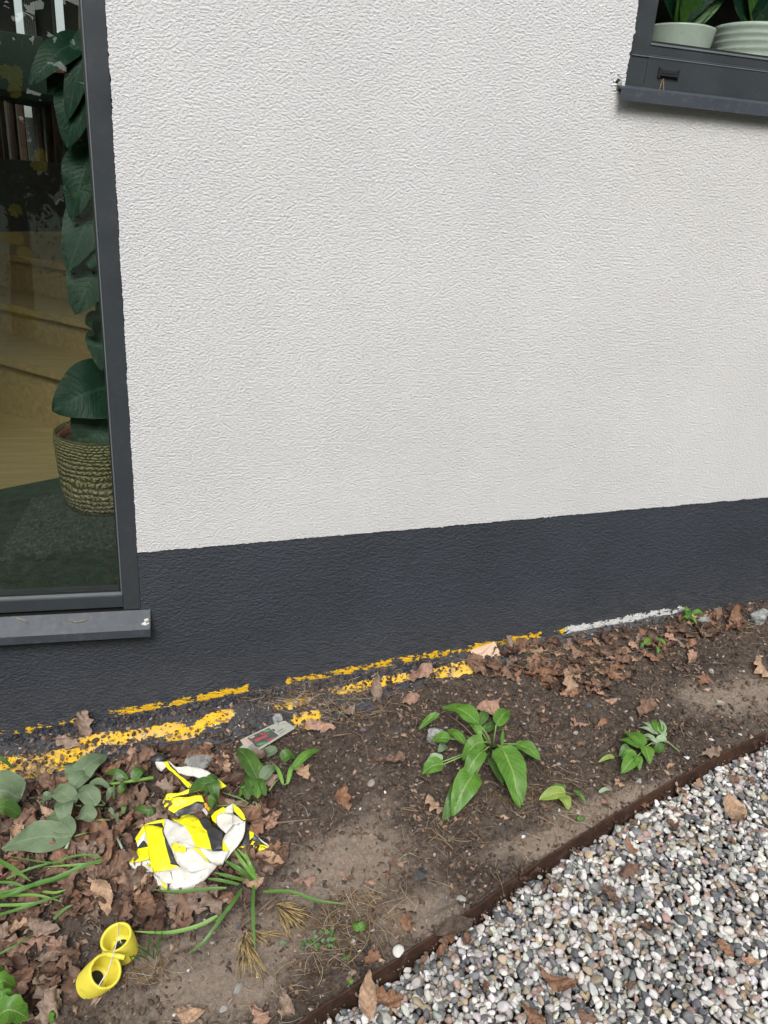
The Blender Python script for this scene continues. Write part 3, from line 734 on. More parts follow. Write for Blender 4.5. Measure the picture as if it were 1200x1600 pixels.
# --- central broad-leaved weed
bu, bv = z1(640, 480); base = on(bu, bv)
pl1 = empty('broadleaf_weed', base); tag(pl1, 'large bright green broad leaved weed growing in dark soil at the middle of the bed', 'plant')
spec = [ # root, tip, width(zoom px), h0,h1,arch, mat
 ((545, 300), (305, 195), 120, .09, .07, .02, 'green'), ((665, 312), (752, 212), 100, .07, .05, .01, 'green'), ((555, 305), (612, 225), 66, .08, .07, .01, 'darkg'),
 ((290, 235), (145, 345), 52, .07, .03, .01, 'green'), ((455, 440), (335, 345), 70, .05, .05, .01, 'green'), ((362, 405), (228, 425), 82, .05, .03, .01, 'green'),
 ((585, 425), (440, 548), 112, .11, .07, .02, 'green'), ((312, 575), (165, 640), 112, .04, .02, .012, 'green'), ((300, 560), (205, 545), 85, .03, .02, .01, 'pale'),
 ((583, 482), (448, 690), 105, .10, .06, .02, 'green'), ((525, 625), (368, 925), 165, .07, .02, .02, 'green'), ((520, 660), (305, 955), 150, .04, .012, .015, 'darkg'),
 ((700, 462), (826, 865), 200, .09, .03, .025, 'green'), ((640, 535), (705, 715), 110, .05, .03, .015, 'darkg'), ((795, 440), (968, 552), 100, .05, .03, .012, 'green'),
 ((702, 455), (712, 338), 26, .05, .09, .0, 'green'), ((505, 300), (562, 398), 74, .085, .07, .01, 'green'), ((580, 345), (705, 330), 70, .03, .03, .01, 'darkg'), ((330, 450), (275, 495), 60, .02, .02, .005, 'dock')]
for i, (a, c, wz, h0, h1, ar, mt) in enumerate(spec):
    (u0, v0), (u1, v1) = z1(*a), z1(*c)
    pleaf(pl1, M[mt], u0, v0, u1, v1, wz/4.286, h0, h1, ar, seed=i, fold=.22, wave=.12, prof=prof_ovate if i not in (3, 9, 15) else prof_lance)
    if wz > 60 and mt != 'dock' or i == 15:
        q0 = P(u0, v0, h0+.006); s_ = MB(); mid = (q0+base)/2+np.array([0, 0, .012])
        s_.tube([base, mid, q0], [.0028, .0023, .0018], 6); s_.build('petiole', M['stem'], pl1, True)
s_ = MB(); s_.tube([P(*z1(545, 420), .05), P(*z1(450, 320), .07), P(*z1(350, 245), .075)], .0016, 6); s_.build('petiole', M['twig'], pl1, True)

# --- compound leaved plant
def z2(X, Y): return 820+X/3.158, 1080+Y/3.158
base = on(*z2(600, 290)); pl2 = empty('compound_leaf_plant', base); tag(pl2, 'small plant with paired leaflets, some turned pale side up, near the rusty edging', 'plant')
for i, (a, c, wz, mt) in enumerate([((588, 268), (492, 200), 76, 'green'), ((582, 280), (466, 238), 60, 'green'), ((520, 280), (464, 322), 50, 'darkg'), ((552, 312), (474, 335), 50, 'green'), ((548, 322), (476, 408), 72, 'green'), ((552, 318), (565, 392), 44, 'green'), ((590, 270), (615, 362), 66, 'green'),
    ((645, 212), (556, 180), 26, 'pale'), ((655, 215), (572, 148), 26, 'pale'), ((662, 212), (602, 148), 26, 'pale'), ((665, 208), (632, 142), 60, 'green'), ((690, 200), (662, 140), 28, 'pale'), ((640, 240), (572, 222), 30, 'pale'), ((650, 252), (588, 240), 26, 'pale'), ((700, 232), (628, 262), 36, 'pale'), ((690, 285), (632, 300), 55, 'darkg'), ((690, 225), (655, 200), 40, 'pale')]):
    (u0, v0), (u1, v1) = z2(*a), z2(*c); pleaf(pl2, M[mt], u0, v0, u1, v1, wz/3.158, .035, .02, .008, seed=40+i, name='leaflet')
s_ = MB(); s_.tube([P(*z2(548, 330), .03), P(*z2(600, 272), .03), P(*z2(650, 240), .03), P(*z2(710, 252), .025), P(*z2(765, 300), .008)], .0017, 6); s_.build('stalk', M['stem'], pl2, True)
s_ = MB(); s_.tube([P(*z2(640, 205), .03), P(*z2(670, 225), .03), P(*z2(710, 252), .025)], .0013, 6); s_.build('stalk', M['stem'], pl2, True)

def smallplant(name, label, zf, leaves, scale, prof=prof_ovate, cat='plant', h=.02, group=None, nm='leaf', **k):
    p = on(*zf(*leaves[0][0])); e = empty(name, p); tag(e, label, cat, group)
    for i, (a, c, wz, mt) in enumerate(leaves):
        (u0, v0), (u1, v1) = zf(*a), zf(*c)
        pleaf(e, M[mt], u0, v0, u1, v1, wz/scale, h, h*.7, h*.4, seed=90+i+int(u0), prof=prof, name=nm, **k)
    return e
smallplant('fallen_green_leaf', 'wilted yellow green leaves lying on soil between the big weed and the edging', z1, [((1130, 762), (950, 815), 95, 'yell'), ((1105, 790), (1150, 880), 85, 'yell'), ((1135, 738), (1015, 732), 34, 'darkg')], 4.286, cat='leaves')
smallplant('weed_seedling', 'small narrow green leaf pair right of the yellow green wilted leaves', z2, [((240, 490), (303, 556), 22, 'green'), ((250, 500), (290, 540), 14, 'darkg')], 3.158, cat='seedling')
smallplant('fallen_green_leaf', 'single small bright green leaf left of the compound leaved plant', z2, [((442, 325), (362, 352), 26, 'yell')], 3.158, cat='leaf')
smallplant('weed_seedling', 'tiny round leaved seedling between white pebble and edging', z2, [((270, 640), (245, 630), 18, 'green'), ((275, 640), (298, 632), 24, 'darkg')], 3.158, cat='seedling')
smallplant('fallen_green_leaf', 'pale grey green leaf scrap on soil just above the rusty edging', z2, [((365, 500), (425, 490), 20, 'pale')], 3.158, cat='leaf')
def z5(X, Y): return 700+X/2.4, 920+Y/2.4
smallplant('wall_weed', 'green sprig against the plinth at the end of the white paint line', z5, [((900, 115), (872, 118), 14, 'green'), ((905, 118), (885, 78), 26, 'darkg'), ((890, 95), (903, 74), 22, 'green'), ((915, 95), (962, 98), 20, 'green'), ((900, 110), (935, 138), 18, 'green')], 2.4, h=.03)
smallplant('wall_weed', 'small green seedling in the leaf drift near the right of the wall', z5, [((735, 208), (765, 190), 20, 'green'), ((735, 208), (722, 222), 14, 'green'), ((780, 190), (818, 214), 18, 'green'), ((782, 215), (788, 245), 14, 'green')], 2.4)
def z8(X, Y): return 340+X/3, 1350+Y/3
smallplant('weed_seedling', 'two leaved green seedling beside a small white pebble', z8, [((655, 318), (640, 272), 34, 'green'), ((662, 310), (698, 290), 38, 'green')], 3, cat='seedling')
smallplant('weed_seedling', 'tiny green sprout beside the inner side of the rusty edging', z8, [((625, 565), (604, 562), 14, 'green'), ((625, 565), (636, 545), 14, 'green')], 3, cat='seedling')
L_ = []
for k in range(26):
    x = random.uniform(400, 550); y = random.uniform(315, 400)-(x-400)*.05; a = random.uniform(0, 6.3); l = random.uniform(14, 30)
    L_.append(((x, y), (x+l*math.cos(a), y+l*math.sin(a)*.8), random.uniform(12, 24), random.choice(['darkg', 'dock', 'green'])))
smallplant('creeping_weed', 'low patch of tiny leaved creeping weed between the dry needle sprigs', z8, L_, 3, h=.01)
L_ = [((600+random.uniform(-25, 25), 440+random.uniform(-20, 20)), (600+random.uniform(-35, 35), 440+random.uniform(-30, 30)), 12, 'darkg') for k in range(7)]
smallplant('creeping_weed', 'scattered tiny green leaves on soil below the white pebble', z8, L_, 3, h=.006)
smallplant('fallen_green_leaf', 'tiny green leaf lying left of the creeping weed patch', z8, [((292, 378), (326, 372), 24, 'dock')], 3, h=.006, cat='leaf')

# --- plant between tape and card
def z6(X, Y): return 180+X/3.158, 1140+Y/3.158
e = smallplant('rosette_weed', 'green rosette weed with upright toothed leaf beside the striped tape', z6, [((705, 250), (605, 90), 92, 'darkg'), ((690, 330), (640, 225), 60, 'darkg'), ((660, 345), (615, 275), 40, 'darkg'), ((740, 330), (700, 240), 36, 'darkg'), ((820, 150), (885, 145), 62, 'darkg'), ((870, 200), (1010, 98), 44, 'green'), ((720, 250), (800, 190), 60, 'dock'), ((700, 340), (720, 240), 42, 'green'), ((850, 270), (880, 170), 22, 'strapy'), ((830, 275), (775, 170), 20, 'strapy'), ((650, 300), (612, 335), 30, 'green'), ((720, 215), (745, 190), 40, 'darkg')], 3.158, h=.04, fold=.3)
b = MB()
for a, m_, c in (((530, 310), (620, 340), (700, 390)), ((500, 378), (600, 370), (700, 392)), ((700, 250), (700, 320), (710, 385)), ((760, 300), (790, 260), (850, 200)), ((705, 385), (690, 350), (690, 300)), ((835, 275), (860, 250), (880, 210))):
    b.tube([P(*z6(*a), .035), P(*z6(*m_), .03), P(*z6(*c), .008)], .0018, 6)
b.build('petiole', M['stem'], e, True)
smallplant('fallen_green_leaf', 'flat grey green leaf lying under the edge of the picture card', z6, [((800, 95), (690, 148), 56, 'dock')], 3.158, h=.01, cat='leaf')
e = smallplant('rosette_weed', 'green arrow shaped leaf resting on the upper loop of striped tape', z6, [((512, 300), (352, 318), 74, 'darkg'), ((470, 262), (500, 375), 66, 'darkg'), ((505, 258), (440, 330), 60, 'darkg'), ((505, 345), (460, 420), 46, 'darkg')], 3.158, h=.075, fold=.1)
b = MB(); b.add(*lump(P(*z6(453, 380), .075), .006, 3, 2, .5)); b.add(*lump(P(*z6(462, 392), .075), .005, 4, 2, .5)); b.add(*lump(P(*z6(446, 368), .078), .004, 8, 2, .5)); b.build('flower_bud', simple('orange_petal', (.75, .33, .02), .5), e, True)

# --- strap leaved clumps
LIFT = .02
def straps(name, label, blades, zf, scale, group=None):
    p = on(*zf(*blades[0][0][0])); e = empty(name, p); tag(e, label, 'plant', group)
    for i, (pts, wz, hs_, mt) in enumerate(blades):
        cp = [P(*zf(*q), hh+LIFT) for q, hh in zip(pts, hs_)]
        wd = wz/scale*pxm(*zf(*pts[0]))*.64
        prof = lambda t: np.clip(np.minimum(.6+t*2.5, 1)*np.clip((1-t)*2.6, 0, 1)**.75, .03, 1)
        blade('leaf', cp, wd, prof, M[mt], e, fold=.34, wave=.05, seed=i, n=34, m=3, smooth=False)
    return e
straps('strap_leaf_clump', 'clump of green strap shaped leaves growing out under the striped tape', [
 (((700, 745), (630, 660), (585, 590)), 28, (.01, .05, .05), 'strapy'), (((695, 735), (660, 660), (640, 595)), 26, (.01, .05, .05), 'strapy'), (((680, 740), (610, 690), (540, 645)), 36, (.01, .05, .05), 'strap'), (((640, 745), (560, 725), (490, 705)), 26, (.01, .03, .03), 'strap'), (((610, 765), (520, 745), (455, 735)), 24, (.01, .03, .03), 'strap'),
 (((690, 700), (650, 640), (600, 585)), 22, (.02, .05, .06), 'strapy'),
 (((550, 782), (420, 790), (300, 800), (180, 790)), 24, (.02, .03, .03, .02), 'strap'), (((730, 802), (860, 800), (1000, 845), (1145, 862)), 24, (.01, .025, .015, .01), 'strap'), (((625, 785), (570, 870), (495, 950)), 26, (.02, .045, .04), 'strap')], z6, 3.158)
def z7(X, Y): return X/3, 1340+Y/3
straps('strap_leaf_clump', 'loose strap leaves bending over bare soil above the dry needle sprigs', [
 (((1135, 150), (1040, 280), (960, 390), (880, 452)), 24, (.02, .05, .04, .015), 'strap'), (((1190, 130), (1185, 250), (1195, 440)), 24, (.02, .04, .02), 'strap'), (((1020, 272), (930, 320), (790, 352), (620, 345)), 26, (.035, .03, .03, .025), 'strapy')], z7, 3)
def z5b(X, Y): return X/3, 1080+Y/3
BL = [(((478, 792), (380, 825), (250, 880), (0, 955), (-90, 985)), 28, (.05, .06, .05, .03, .02), 'strap'), (((470, 778), (400, 768), (320, 780), (245, 805), (20, 770)), 16, (.05, .055, .05, .04, .02), 'strap'), (((-60, 770), (40, 820), (145, 892)), 30, (.02, .04, .03), 'strap'), (((30, 880), (150, 830), (300, 790)), 18, (.03, .04, .03), 'strap'), (((325, 868), (200, 900), (60, 935), (-80, 960)), 26, (.02, .04, .04, .02), 'strap'), (((470, 805), (350, 815), (200, 825)), 16, (.02, .025, .02), 'strapy')]
straps('strap_leaf_clump', 'bundle of long green strap leaves lying on brown litter at left', BL, z5b, 3)
BL = [(((-60, 205), (60, 170), (200, 110), (330, 85)), 26, (.02, .05, .04, .02), 'strap'), (((-60, 225), (130, 220), (210, 200)), 22, (.02, .03, .02), 'strapy'), (((-60, 285), (80, 245), (200, 205), (302, 172)), 22, (.02, .05, .045, .03), 'strap'), (((-60, 118), (60, 120), (160, 160)), 20, (.02, .03, .02), 'strap'), (((-60, 180), (60, 178), (180, 178), (292, 208)), 20, (.015, .025, .025, .02), 'strapy'), (((-60, 480), (30, 435), (155, 362)), 15, (.01, .03, .02), 'strap'), (((200, 160), (260, 165), (310, 150)), 18, (.02, .02, .02), 'strapy'), (((250, 290), (300, 245), (340, 222)), 22, (.02, .02, .02), 'strap')]
straps('strap_leaf_clump', 'green strap leaves at the left edge above the yellow tubes', BL, z7, 3)
# --- grass tuft right of the tubes
tu = on(222, 1500); e = empty('grass_tuft', tu); tag(e, 'thin grass tuft on bare soil right of the yellow tubes', 'grass tuft')
for i in range(16):
    a = random.uniform(-.03, .03); c = random.uniform(-.045, .045)
    p0 = tu+np.array([a, random.uniform(-.015, .015), -.002]); p1 = p0+np.array([c, random.uniform(-.03, .02), random.uniform(.03, .085)])
    blade('blade', [p0, (p0+p1)/2+np.array([0, 0, .008]), p1], .003, prof_lance, M['darkg'], e, seed=i, n=8, m=3)

# --- grey green wilted leaves at left
def zL(X, Y): return X/5, 1160+Y/5
def dock(name, label, leaves, h=.035, prof=prof_ovate, st=()):
    e = smallplant(name, label, zL, leaves, 5, h=h+.018, prof=prof, fold=.12, wave=.10)
    if st:
        b = MB()
        for pts in st: b.tube([P(*zL(*q), hh) for q, hh in pts], .0022, 6)
        b.build('petiole', M['stem'], e, True)
    return e
dock('wilted_leaf', 'largest flat grey green leaf, lying on litter above the strap leaves', [((560, 745), (10, 830), 250, 'dock'), ((560, 740), (380, 575), 170, 'dock')], .03, st=([((550, 742), .04), ((640, 715), .035), ((715, 700), .02)],))
dock('wilted_leaf', 'folded grey green leaf reaching up onto the yellow painted ledge', [((560, 330), (840, 100), 185, 'dock'), ((540, 380), (750, 245), 130, 'dock'), ((560, 300), (600, 160), 120, 'dock')], .035)
dock('wilted_leaf', 'grey green leaf trio between the largest flat leaf and the folded leaf', [((590, 480), (380, 400), 150, 'dock'), ((505, 460), (505, 680), 140, 'dock'), ((400, 440), (330, 490), 60, 'dock')], .04, st=([((590, 490), .045), ((800, 520), .03)],))
dock('wilted_leaf', 'oval grey green leaf with a pale stalk right of the leaf trio', [((760, 490), (585, 380), 150, 'dock')], .04, st=([((760, 490), .045), ((825, 490), .03)], [((690, 370), .03), ((760, 420), .04), ((825, 490), .03)]))
dock('wilted_leaf', 'small oval grey green leaf with long stalk below the oval leaf', [((735, 605), (610, 575), 130, 'dock')], .03, prof_round, st=([((735, 605), .035), ((860, 605), .02)],))
dock('broad_leaf', 'big rounded green leaf at the left edge of the picture beside the painted ledge', [((-140, 480), (165, 440), 330, 'dock'), ((-100, 600), (160, 570), 130, 'darkg')], .07, prof_round)
dock('broad_leaf', 'narrow dark green leaf tip over the yellow ledge at the left edge', [((-80, 170), (110, 208), 40, 'darkg')], .05, prof_lance)
dock('wilted_leaf', 'dark green folded leaf pair lying between the tape and the stalks', [((1150, 555), (1040, 540), 60, 'darkg'), ((1150, 575), (1235, 545), 55, 'darkg')], .02, st=([((1150, 575), .02), ((1030, 650), .01)],))
e = dock('green_stalk', 'thick light green stalk lying across wilted leaves with small leaves at its end', [((1040, 300), (1140, 220), 90, 'darkg'), ((1000, 290), (800, 255), 60, 'darkg'), ((960, 300), (870, 310), 60, 'dock'), ((700, 325), (870, 370), 60, 'dock'), ((900, 400), (830, 460), 70, 'dock'), ((930, 400), (1000, 380), 60, 'darkg'), ((960, 560), (990, 525), 40, 'darkg'), ((890, 570), (830, 550), 30, 'dock'), ((900, 580), (920, 640), 40, 'dock')], .03)
b = MB(); b.tube([P(*zL(640, 345), .035), P(*zL(900, 320), .04), P(*zL(1040, 300), .045), P(*zL(1200, 275), .045)], [.0022, .004, .0048, .005], 8); b.tube([P(*zL(890, 320), .04), P(*zL(890, 440), .03)], .0025, 6); b.build('stalk', M['strapy'], e, True)
b = MB(); b.tube([P(*zL(908, 725), .025), P(*zL(930, 775), .03), P(*zL(955, 830), .025)], [.0025, .003, .003], 7)
tag(b.build('broken_stalk', M['pale'], None, True), 'short pale piece of broken stalk on litter left of the striped tape', 'stalk')
b = MB(); b.tube([P(*zL(462, 685), .045), P(*zL(540, 685), .05), P(*zL(548, 760), .05), P(*zL(515, 830), .05)], [.0012, .002, .002, .004], 7)
tag(b.build('pale_bud', M['pale'], None, True), 'pale curled stem with a bud lying on the largest grey green leaf', 'stem')
def z7b(X, Y): return X/3, 1340+Y/3
smallplant('lobed_weed', 'bright green lobed leaves in the bottom left corner of the bed', z7b, [((-40, 640), (70, 605), 90, 'green'), ((-30, 760), (135, 755), 130, 'green'), ((-20, 700), (70, 690), 70, 'green'), ((-40, 560), (18, 545), 40, 'green'), ((240, 780), (262, 762), 26, 'green'), ((0, 720), (30, 650), 50, 'green')], 3, prof_lobed, h=.07)

# --- dry conifer sprigs
def sprig(name, label, base, tips, zf, scale, twig=None, n=34):
    p = on(*zf(*base)); e = empty(name, p); tag(e, label, 'sprig', 'dry conifer sprigs below the strap leaves')
    b = MB()
    for i in range(n):
        t = i/(n-1)*(len(tips)-1); k = min(int(t), len(tips)-2); f = t-k
        tx = tips[k][0]*(1-f)+tips[k+1][0]*f; ty = tips[k][1]*(1-f)+tips[k+1][1]*f
        s_ = random.uniform(0, .6); sx = base[0]+(tx-base[0])*s_; sy = base[1]+(ty-base[1])*s_
        l = s_*.6+random.uniform(.45, .9); ex = base[0]+(tx-base[0])*l+random.uniform(-26, 26); ey = base[1]+(ty-base[1])*l+random.uniform(-22, 22)
        h_ = random.uniform(.008, .03)
        b.tube([P(*zf(sx, sy), .015), P(*zf((sx+ex)/2+random.uniform(-12, 12), (sy+ey)/2-random.uniform(-8, 12)), h_+.008), P(*zf(ex, ey), h_*.6)], [.0011, .0010, .0005], 4)
    b.build('needles', M['dneed'], e, True)
    if twig:
        b = MB(); b.tube([P(*zf(*q), .015) for q in twig], [.0035, .003, .0025][:len(twig)] if len(twig) <= 3 else .003, 6); b.build('twig', M['twig'], e, True)
sprig('dry_needle_sprig', 'straw coloured conifer sprig fanning downwards, lowest of the three', (125, 330), [(68, 490), (110, 520), (160, 530), (195, 545), (225, 530), (238, 465)], z8, 3, ((120, 340), (105, 300), (190, 225), (320, 110)), 40)
sprig('dry_needle_sprig', 'straw coloured conifer sprig fanning right, topmost of the three', (268, 188), [(420, 200), (432, 262), (405, 310), (375, 325), (345, 345)], z8, 3, ((230, 215), (268, 188)), 38)
sprig('dry_needle_sprig', 'straw coloured conifer sprig lying level between the other two', (140, 305), [(315, 335), (290, 350), (200, 385), (150, 350)], z8, 3, ((120, 320), (145, 305)), 24)

# ------------------------------------------------------------------ striped tape
def zt(X, Y): return 195+X/5, 1170+Y/5
def facets(name, parent, fl, hs=1.0):
    "crumpled sheet pieces: each polygon (zoom x, zoom y, height cm) subdivided, noisy, with thickness"
    bm = bmesh.new(); cache = {}
    for mt, pts in fl:
        vs_ = []
        for (x, y, h) in pts:
            k = (x, y)
            if k not in cache: cache[k] = bm.verts.new(P(*zt(x, y), (.020+h*.0095)*hs))
            vs_.append(cache[k])
        try: f = bm.faces.new(vs_); f.material_index = mt
        except ValueError: pass
    bmesh.ops.recalc_face_normals(bm, faces=bm.faces[:])
    bmesh.ops.triangulate(bm, faces=[f for f in bm.faces if len(f.verts) > 4])
    bmesh.ops.subdivide_edges(bm, edges=bm.edges[:], cuts=3, use_grid_fill=True)
    bmesh.ops.triangulate(bm, faces=[f for f in bm.faces if len(f.verts) > 4])
    for _ in range(3): bmesh.ops.smooth_vert(bm, verts=[v for v in bm.verts if not v.is_boundary], factor=.5, use_axis_x=True, use_axis_y=True, use_axis_z=True)
    for v in bm.verts:
        a = float(fbm(np.array([v.co.x*1.]), np.array([v.co.y+v.co.z]), 45, 2)[0]); v.co.z += a*.004
    me = bpy.data.meshes.new(name); bm.to_mesh(me); bm.free()
    me.polygons.foreach_set('use_smooth', np.ones(len(me.polygons), dtype=bool)); me.update()
    o = obj(name, me, [M['tyel'], M['tblk'], M['twht']], parent)
    s_ = o.modifiers.new('thick', 'SOLIDIFY'); s_.thickness = .0009; s_.offset = 0
    return o
Yw, Bk, Wh = 0, 1, 2
tp = empty('striped_tape', on(*zt(480, 760))); tag(tp, 'crumpled yellow, black and white plastic warning tape lying on the brown leaves', 'tape')
o = facets('left_fold', tp, [
 (Yw, [(150, 590, 5), (225, 602, 5.3), (297, 620, 5.5), (315, 690, 5.4), (350, 820, 4.6), (378, 900, 4), (205, 915, 3.2), (180, 760, 4)]),
 (Bk, [(297, 620, 5.5), (308, 625, 5.4), (345, 750, 5), (412, 922, 3.6), (378, 900, 4), (350, 820, 4.6), (315, 690, 5.4)]),
 (Yw, [(205, 915, 3.2), (378, 900, 4), (412, 922, 3.6), (440, 932, 3.4), (228, 966, 2.4)]),
 (Yw, [(80, 700, 3), (150, 590, 5), (158, 640, 4.2), (120, 700, 3.2), (95, 745, 2.6)]),
 (Wh, [(158, 640, 4.2), (180, 760, 4), (150, 712, 2.8), (100, 770, 2.2), (95, 745, 2.6), (120, 700, 3.2)]),
 (Bk, [(150, 712, 2.8), (180, 760, 3.3), (184, 772, 3.2), (105, 778, 2.2), (100, 770, 2.2)]),
 (Yw, [(105, 778, 2.2), (184, 772, 3.2), (194, 862, 3), (34, 894, 1.6)]),
 (Wh, [(34, 894, 1.6), (130, 876, 1.9), (110, 950, .8), (60, 940, .6)]),
 (Wh, [(130, 876, 1.6), (194, 866, 2.6), (220, 962, 2), (170, 968, .8), (135, 930, .8)]),
 (Yw, [(175, 890, 2.2), (205, 915, 3.0), (200, 925, 2.4), (170, 915, 1.6)]),
 (Yw, [(150, 588, 5.1), (245, 560, 5.8), (320, 546, 6), (312, 632, 5.6), (290, 580, 5.3), (225, 588, 5.1)]),
 (Bk, [(165, 596, 4.2), (225, 590, 4.5), (290, 584, 4.6), (300, 618, 4.4)]),
])
o = facets('middle_fold', tp, [
 (Wh, [(312, 546, 6), (400, 575, 6.4), (470, 608, 6.8), (520, 680, 6.6), (556, 768, 6), (470, 780, 6.4), (365, 790, 6), (330, 710, 5.8), (303, 650, 5.6)]),
 (Wh, [(365, 790, 6), (470, 780, 6.4), (556, 768, 6), (610, 830, 5.2), (665, 890, 4.2), (705, 906, 3.6), (600, 950, 3.8), (520, 962, 4.2), (440, 930, 4), (408, 900, 4)]),
 (Yw, [(355, 546, 5.6), (430, 540, 5.8), (530, 516, 5.6), (575, 545, 5.4), (600, 590, 5.3), (640, 640, 5.2), (665, 720, 4.8), (680, 790, 4.4), (600, 780, 5), (556, 768, 5.6), (520, 680, 6.2), (470, 608, 6.4)]),
 (Bk, [(575, 545, 5.4), (650, 540, 4.8), (690, 605, 4.6), (720, 640, 4.4), (725, 790, 4), (680, 790, 4.4), (665, 720, 4.8), (640, 640, 5.2), (600, 590, 5.3)]),
 (Bk, [(690, 605, 4.0), (770, 650, 4.4), (770, 790, 3.6), (725, 790, 3.8), (720, 640, 4.2)]),
 (Yw, [(430, 540, 5.8), (440, 522, 5.2), (530, 514, 5.2), (530, 517, 5.6)]),
 (Wh, [(225, 968, 2.2), (340, 945, 3), (440, 926, 3.6), (520, 964, 3.9), (600, 952, 3.8), (705, 906, 3.6), (722, 916, 3), (660, 990, 2.2), (575, 1078, 1.3), (480, 1105, 1.0), (372, 1124, .9), (290, 1035, 1.5)]),
 (Wh, [(222, 975, 2), (290, 1035, 1.4), (340, 1105, .6), (265, 1100, .2), (240, 1030, .8)]),
 (Yw, [(284, 1035, 1.7), (300, 1040, 1.8), (345, 1100, 1.1), (300, 1085, .9)]),
 (Bk, [(372, 1126, .8), (480, 1107, .9), (580, 1078, 1.1), (600, 1072, .6), (500, 1118, .3), (430, 1130, .2)]),
 (Yw, [(362, 744, 7.2), (400, 738, 7.6), (460, 750, 7.4), (480, 770, 7), (475, 812, 6.5), (385, 812, 6.4)]),
 (Wh, [(400, 738, 7.7), (480, 748, 7.8), (555, 768, 6.6), (480, 775, 7.3), (460, 756, 7.5)]),
])
o = facets('twisted_roll', tp, [
 (Wh, [(556, 768, 6), (650, 788, 5.8), (740, 795, 5.6), (815, 800, 5), (785, 855, 4.6), (740, 830, 5.4), (690, 850, 5.6), (640, 850, 5.4), (600, 810, 5.7)]),
 (Wh, [(640, 850, 5.2), (690, 850, 5.6), (740, 830, 5.4), (785, 855, 4.2), (765, 900, 3.6), (725, 916, 3.2), (680, 900, 3.6)]),
 (Yw, [(500, 778, 6.8), (560, 772, 6.4), (620, 830, 5.8), (665, 890, 4.6), (650, 880, 4.6), (600, 830, 5.4), (550, 790, 6.1)]),
 (Wh, [(942, 562, 6.4), (938, 640, 5.8), (920, 700, 5.2), (870, 770, 4.4), (788, 866, 3.6), (792, 800, 4.2), (765, 712, 4.9), (790, 655, 5.2), (850, 605, 5.8), (900, 575, 6.2)]),
 (Yw, [(764, 715, 4.9), (810, 785, 4.5), (808, 802, 4.4), (764, 800, 4.2)]),
])
o = facets('folded_knob', tp, [
 (Wh, [(715, 515, 5.2), (770, 500, 5.2), (845, 500, 5.0), (846, 600, 4.6), (790, 655, 4.6), (735, 610, 4.4), (708, 570, 4.6)]),
 (Wh, [(770, 500, 5.2), (790, 458, 6.4), (842, 432, 7.2), (848, 500, 5.2)]),
 (Yw, [(672, 522, 4.8), (700, 492, 5.4), (770, 455, 6.4), (790, 470, 6.2), (780, 500, 5.6), (716, 516, 5.5), (712, 580, 5), (685, 555, 4.7)]),
 (Wh, [(846, 505, 5.2), (890, 530, 5.8), (932, 568, 6.2), (880, 590, 5.4), (846, 602, 4.8)]),
 (Yw, [(844, 432, 7.2), (890, 462, 7), (930, 510, 6.6), (946, 552, 6.2), (928, 556, 6), (880, 510, 6), (850, 480, 6.2)]),
 (Bk, [(850, 482, 5.7), (880, 512, 5.7), (928, 558, 5.8), (890, 530, 5.5)]),
])
o = facets('tail_strip', tp, [
 (Bk, [(940, 560, 4), (968, 600, 3.4), (972, 650, 3), (985, 745, 2), (890, 762, 2), (925, 700, 2.8)]),
 (Yw, [(885, 766, 1.8), (985, 745, 2), (1000, 716, 2.1), (1060, 745, 1.6), (1138, 770, 1.4), (1062, 800, 1), (960, 785, 1.2)]),
 (Yw, [(972, 642, 3), (1010, 662, 2.8), (1005, 690, 2.6), (976, 715, 2.6)]),
 (Bk, [(976, 715, 2.3), (1005, 690, 2.6), (1010, 670, 2.7), (1050, 705, 2.4), (1095, 745, 2.0), (1060, 746, 1.7), (1000, 716, 2.1)]),
 (Wh, [(1010, 664, 2.9), (1050, 700, 2.7), (1130, 760, 1.8), (1138, 772, 1.5), (1090, 745, 2.2)]),
])
o = facets('loop_strip', tp, [
 (Yw, [(300, 95, 4), (330, 92, 4.2), (350, 135, 4.4), (430, 205, 4.6), (552, 296, 4.6), (500, 312, 4.2), (412, 218, 4.2), (325, 145, 3.8)]),
 (Bk, [(412, 220, 4.1), (500, 314, 4.1), (478, 322, 3.2), (430, 262, 3.2)]),
 (Wh, [(330, 88, 4.4), (400, 144, 5.2), (480, 138, 6), (560, 142, 6.4), (660, 182, 6.4), (735, 240, 6.2), (742, 300, 5.2), (640, 284, 5), (590, 236, 5.4), (500, 208, 5), (420, 186, 4.8), (352, 118, 4.5)]),
 (Yw, [(735, 242, 6.2), (796, 288, 5.4), (745, 316, 4.8), (742, 300, 5.2)]),
 (Yw, [(330, 356, 4.6), (430, 344, 4.9), (550, 298, 5.2), (640, 286, 5.2), (742, 305, 4.9), (620, 320, 4.6), (480, 352, 4.6), (372, 382, 4.4), (335, 440, 3.6), (312, 462, 3), (300, 405, 3.8)]),
 (Yw, [(340, 405, 3.2), (372, 386, 4.0), (500, 372, 4), (600, 360, 4), (622, 412, 3.2), (562, 416, 3), (470, 458, 2.2), (385, 508, 1.6), (340, 480, 2)]),
 (Bk, [(385, 508, 1.6), (470, 458, 2.2), (562, 416, 3), (630, 415, 3.2), (612, 490, 2), (520, 515, 1.6), (440, 532, 1.2), (385, 522, 1.3)]),
 (Wh, [(298, 408, 3.7), (312, 462, 2.9), (306, 430, 2.4), (296, 425, 2.6)]),
 (Wh, [(600, 470, 3.0), (625, 455, 3.6), (650, 500, 3.2), (640, 525, 2.4)]),
 (Wh, [(232, 100, 3), (300, 98, 3.8), (325, 140, 3.2), (285, 180, 1.6), (250, 150, 2)]),
])
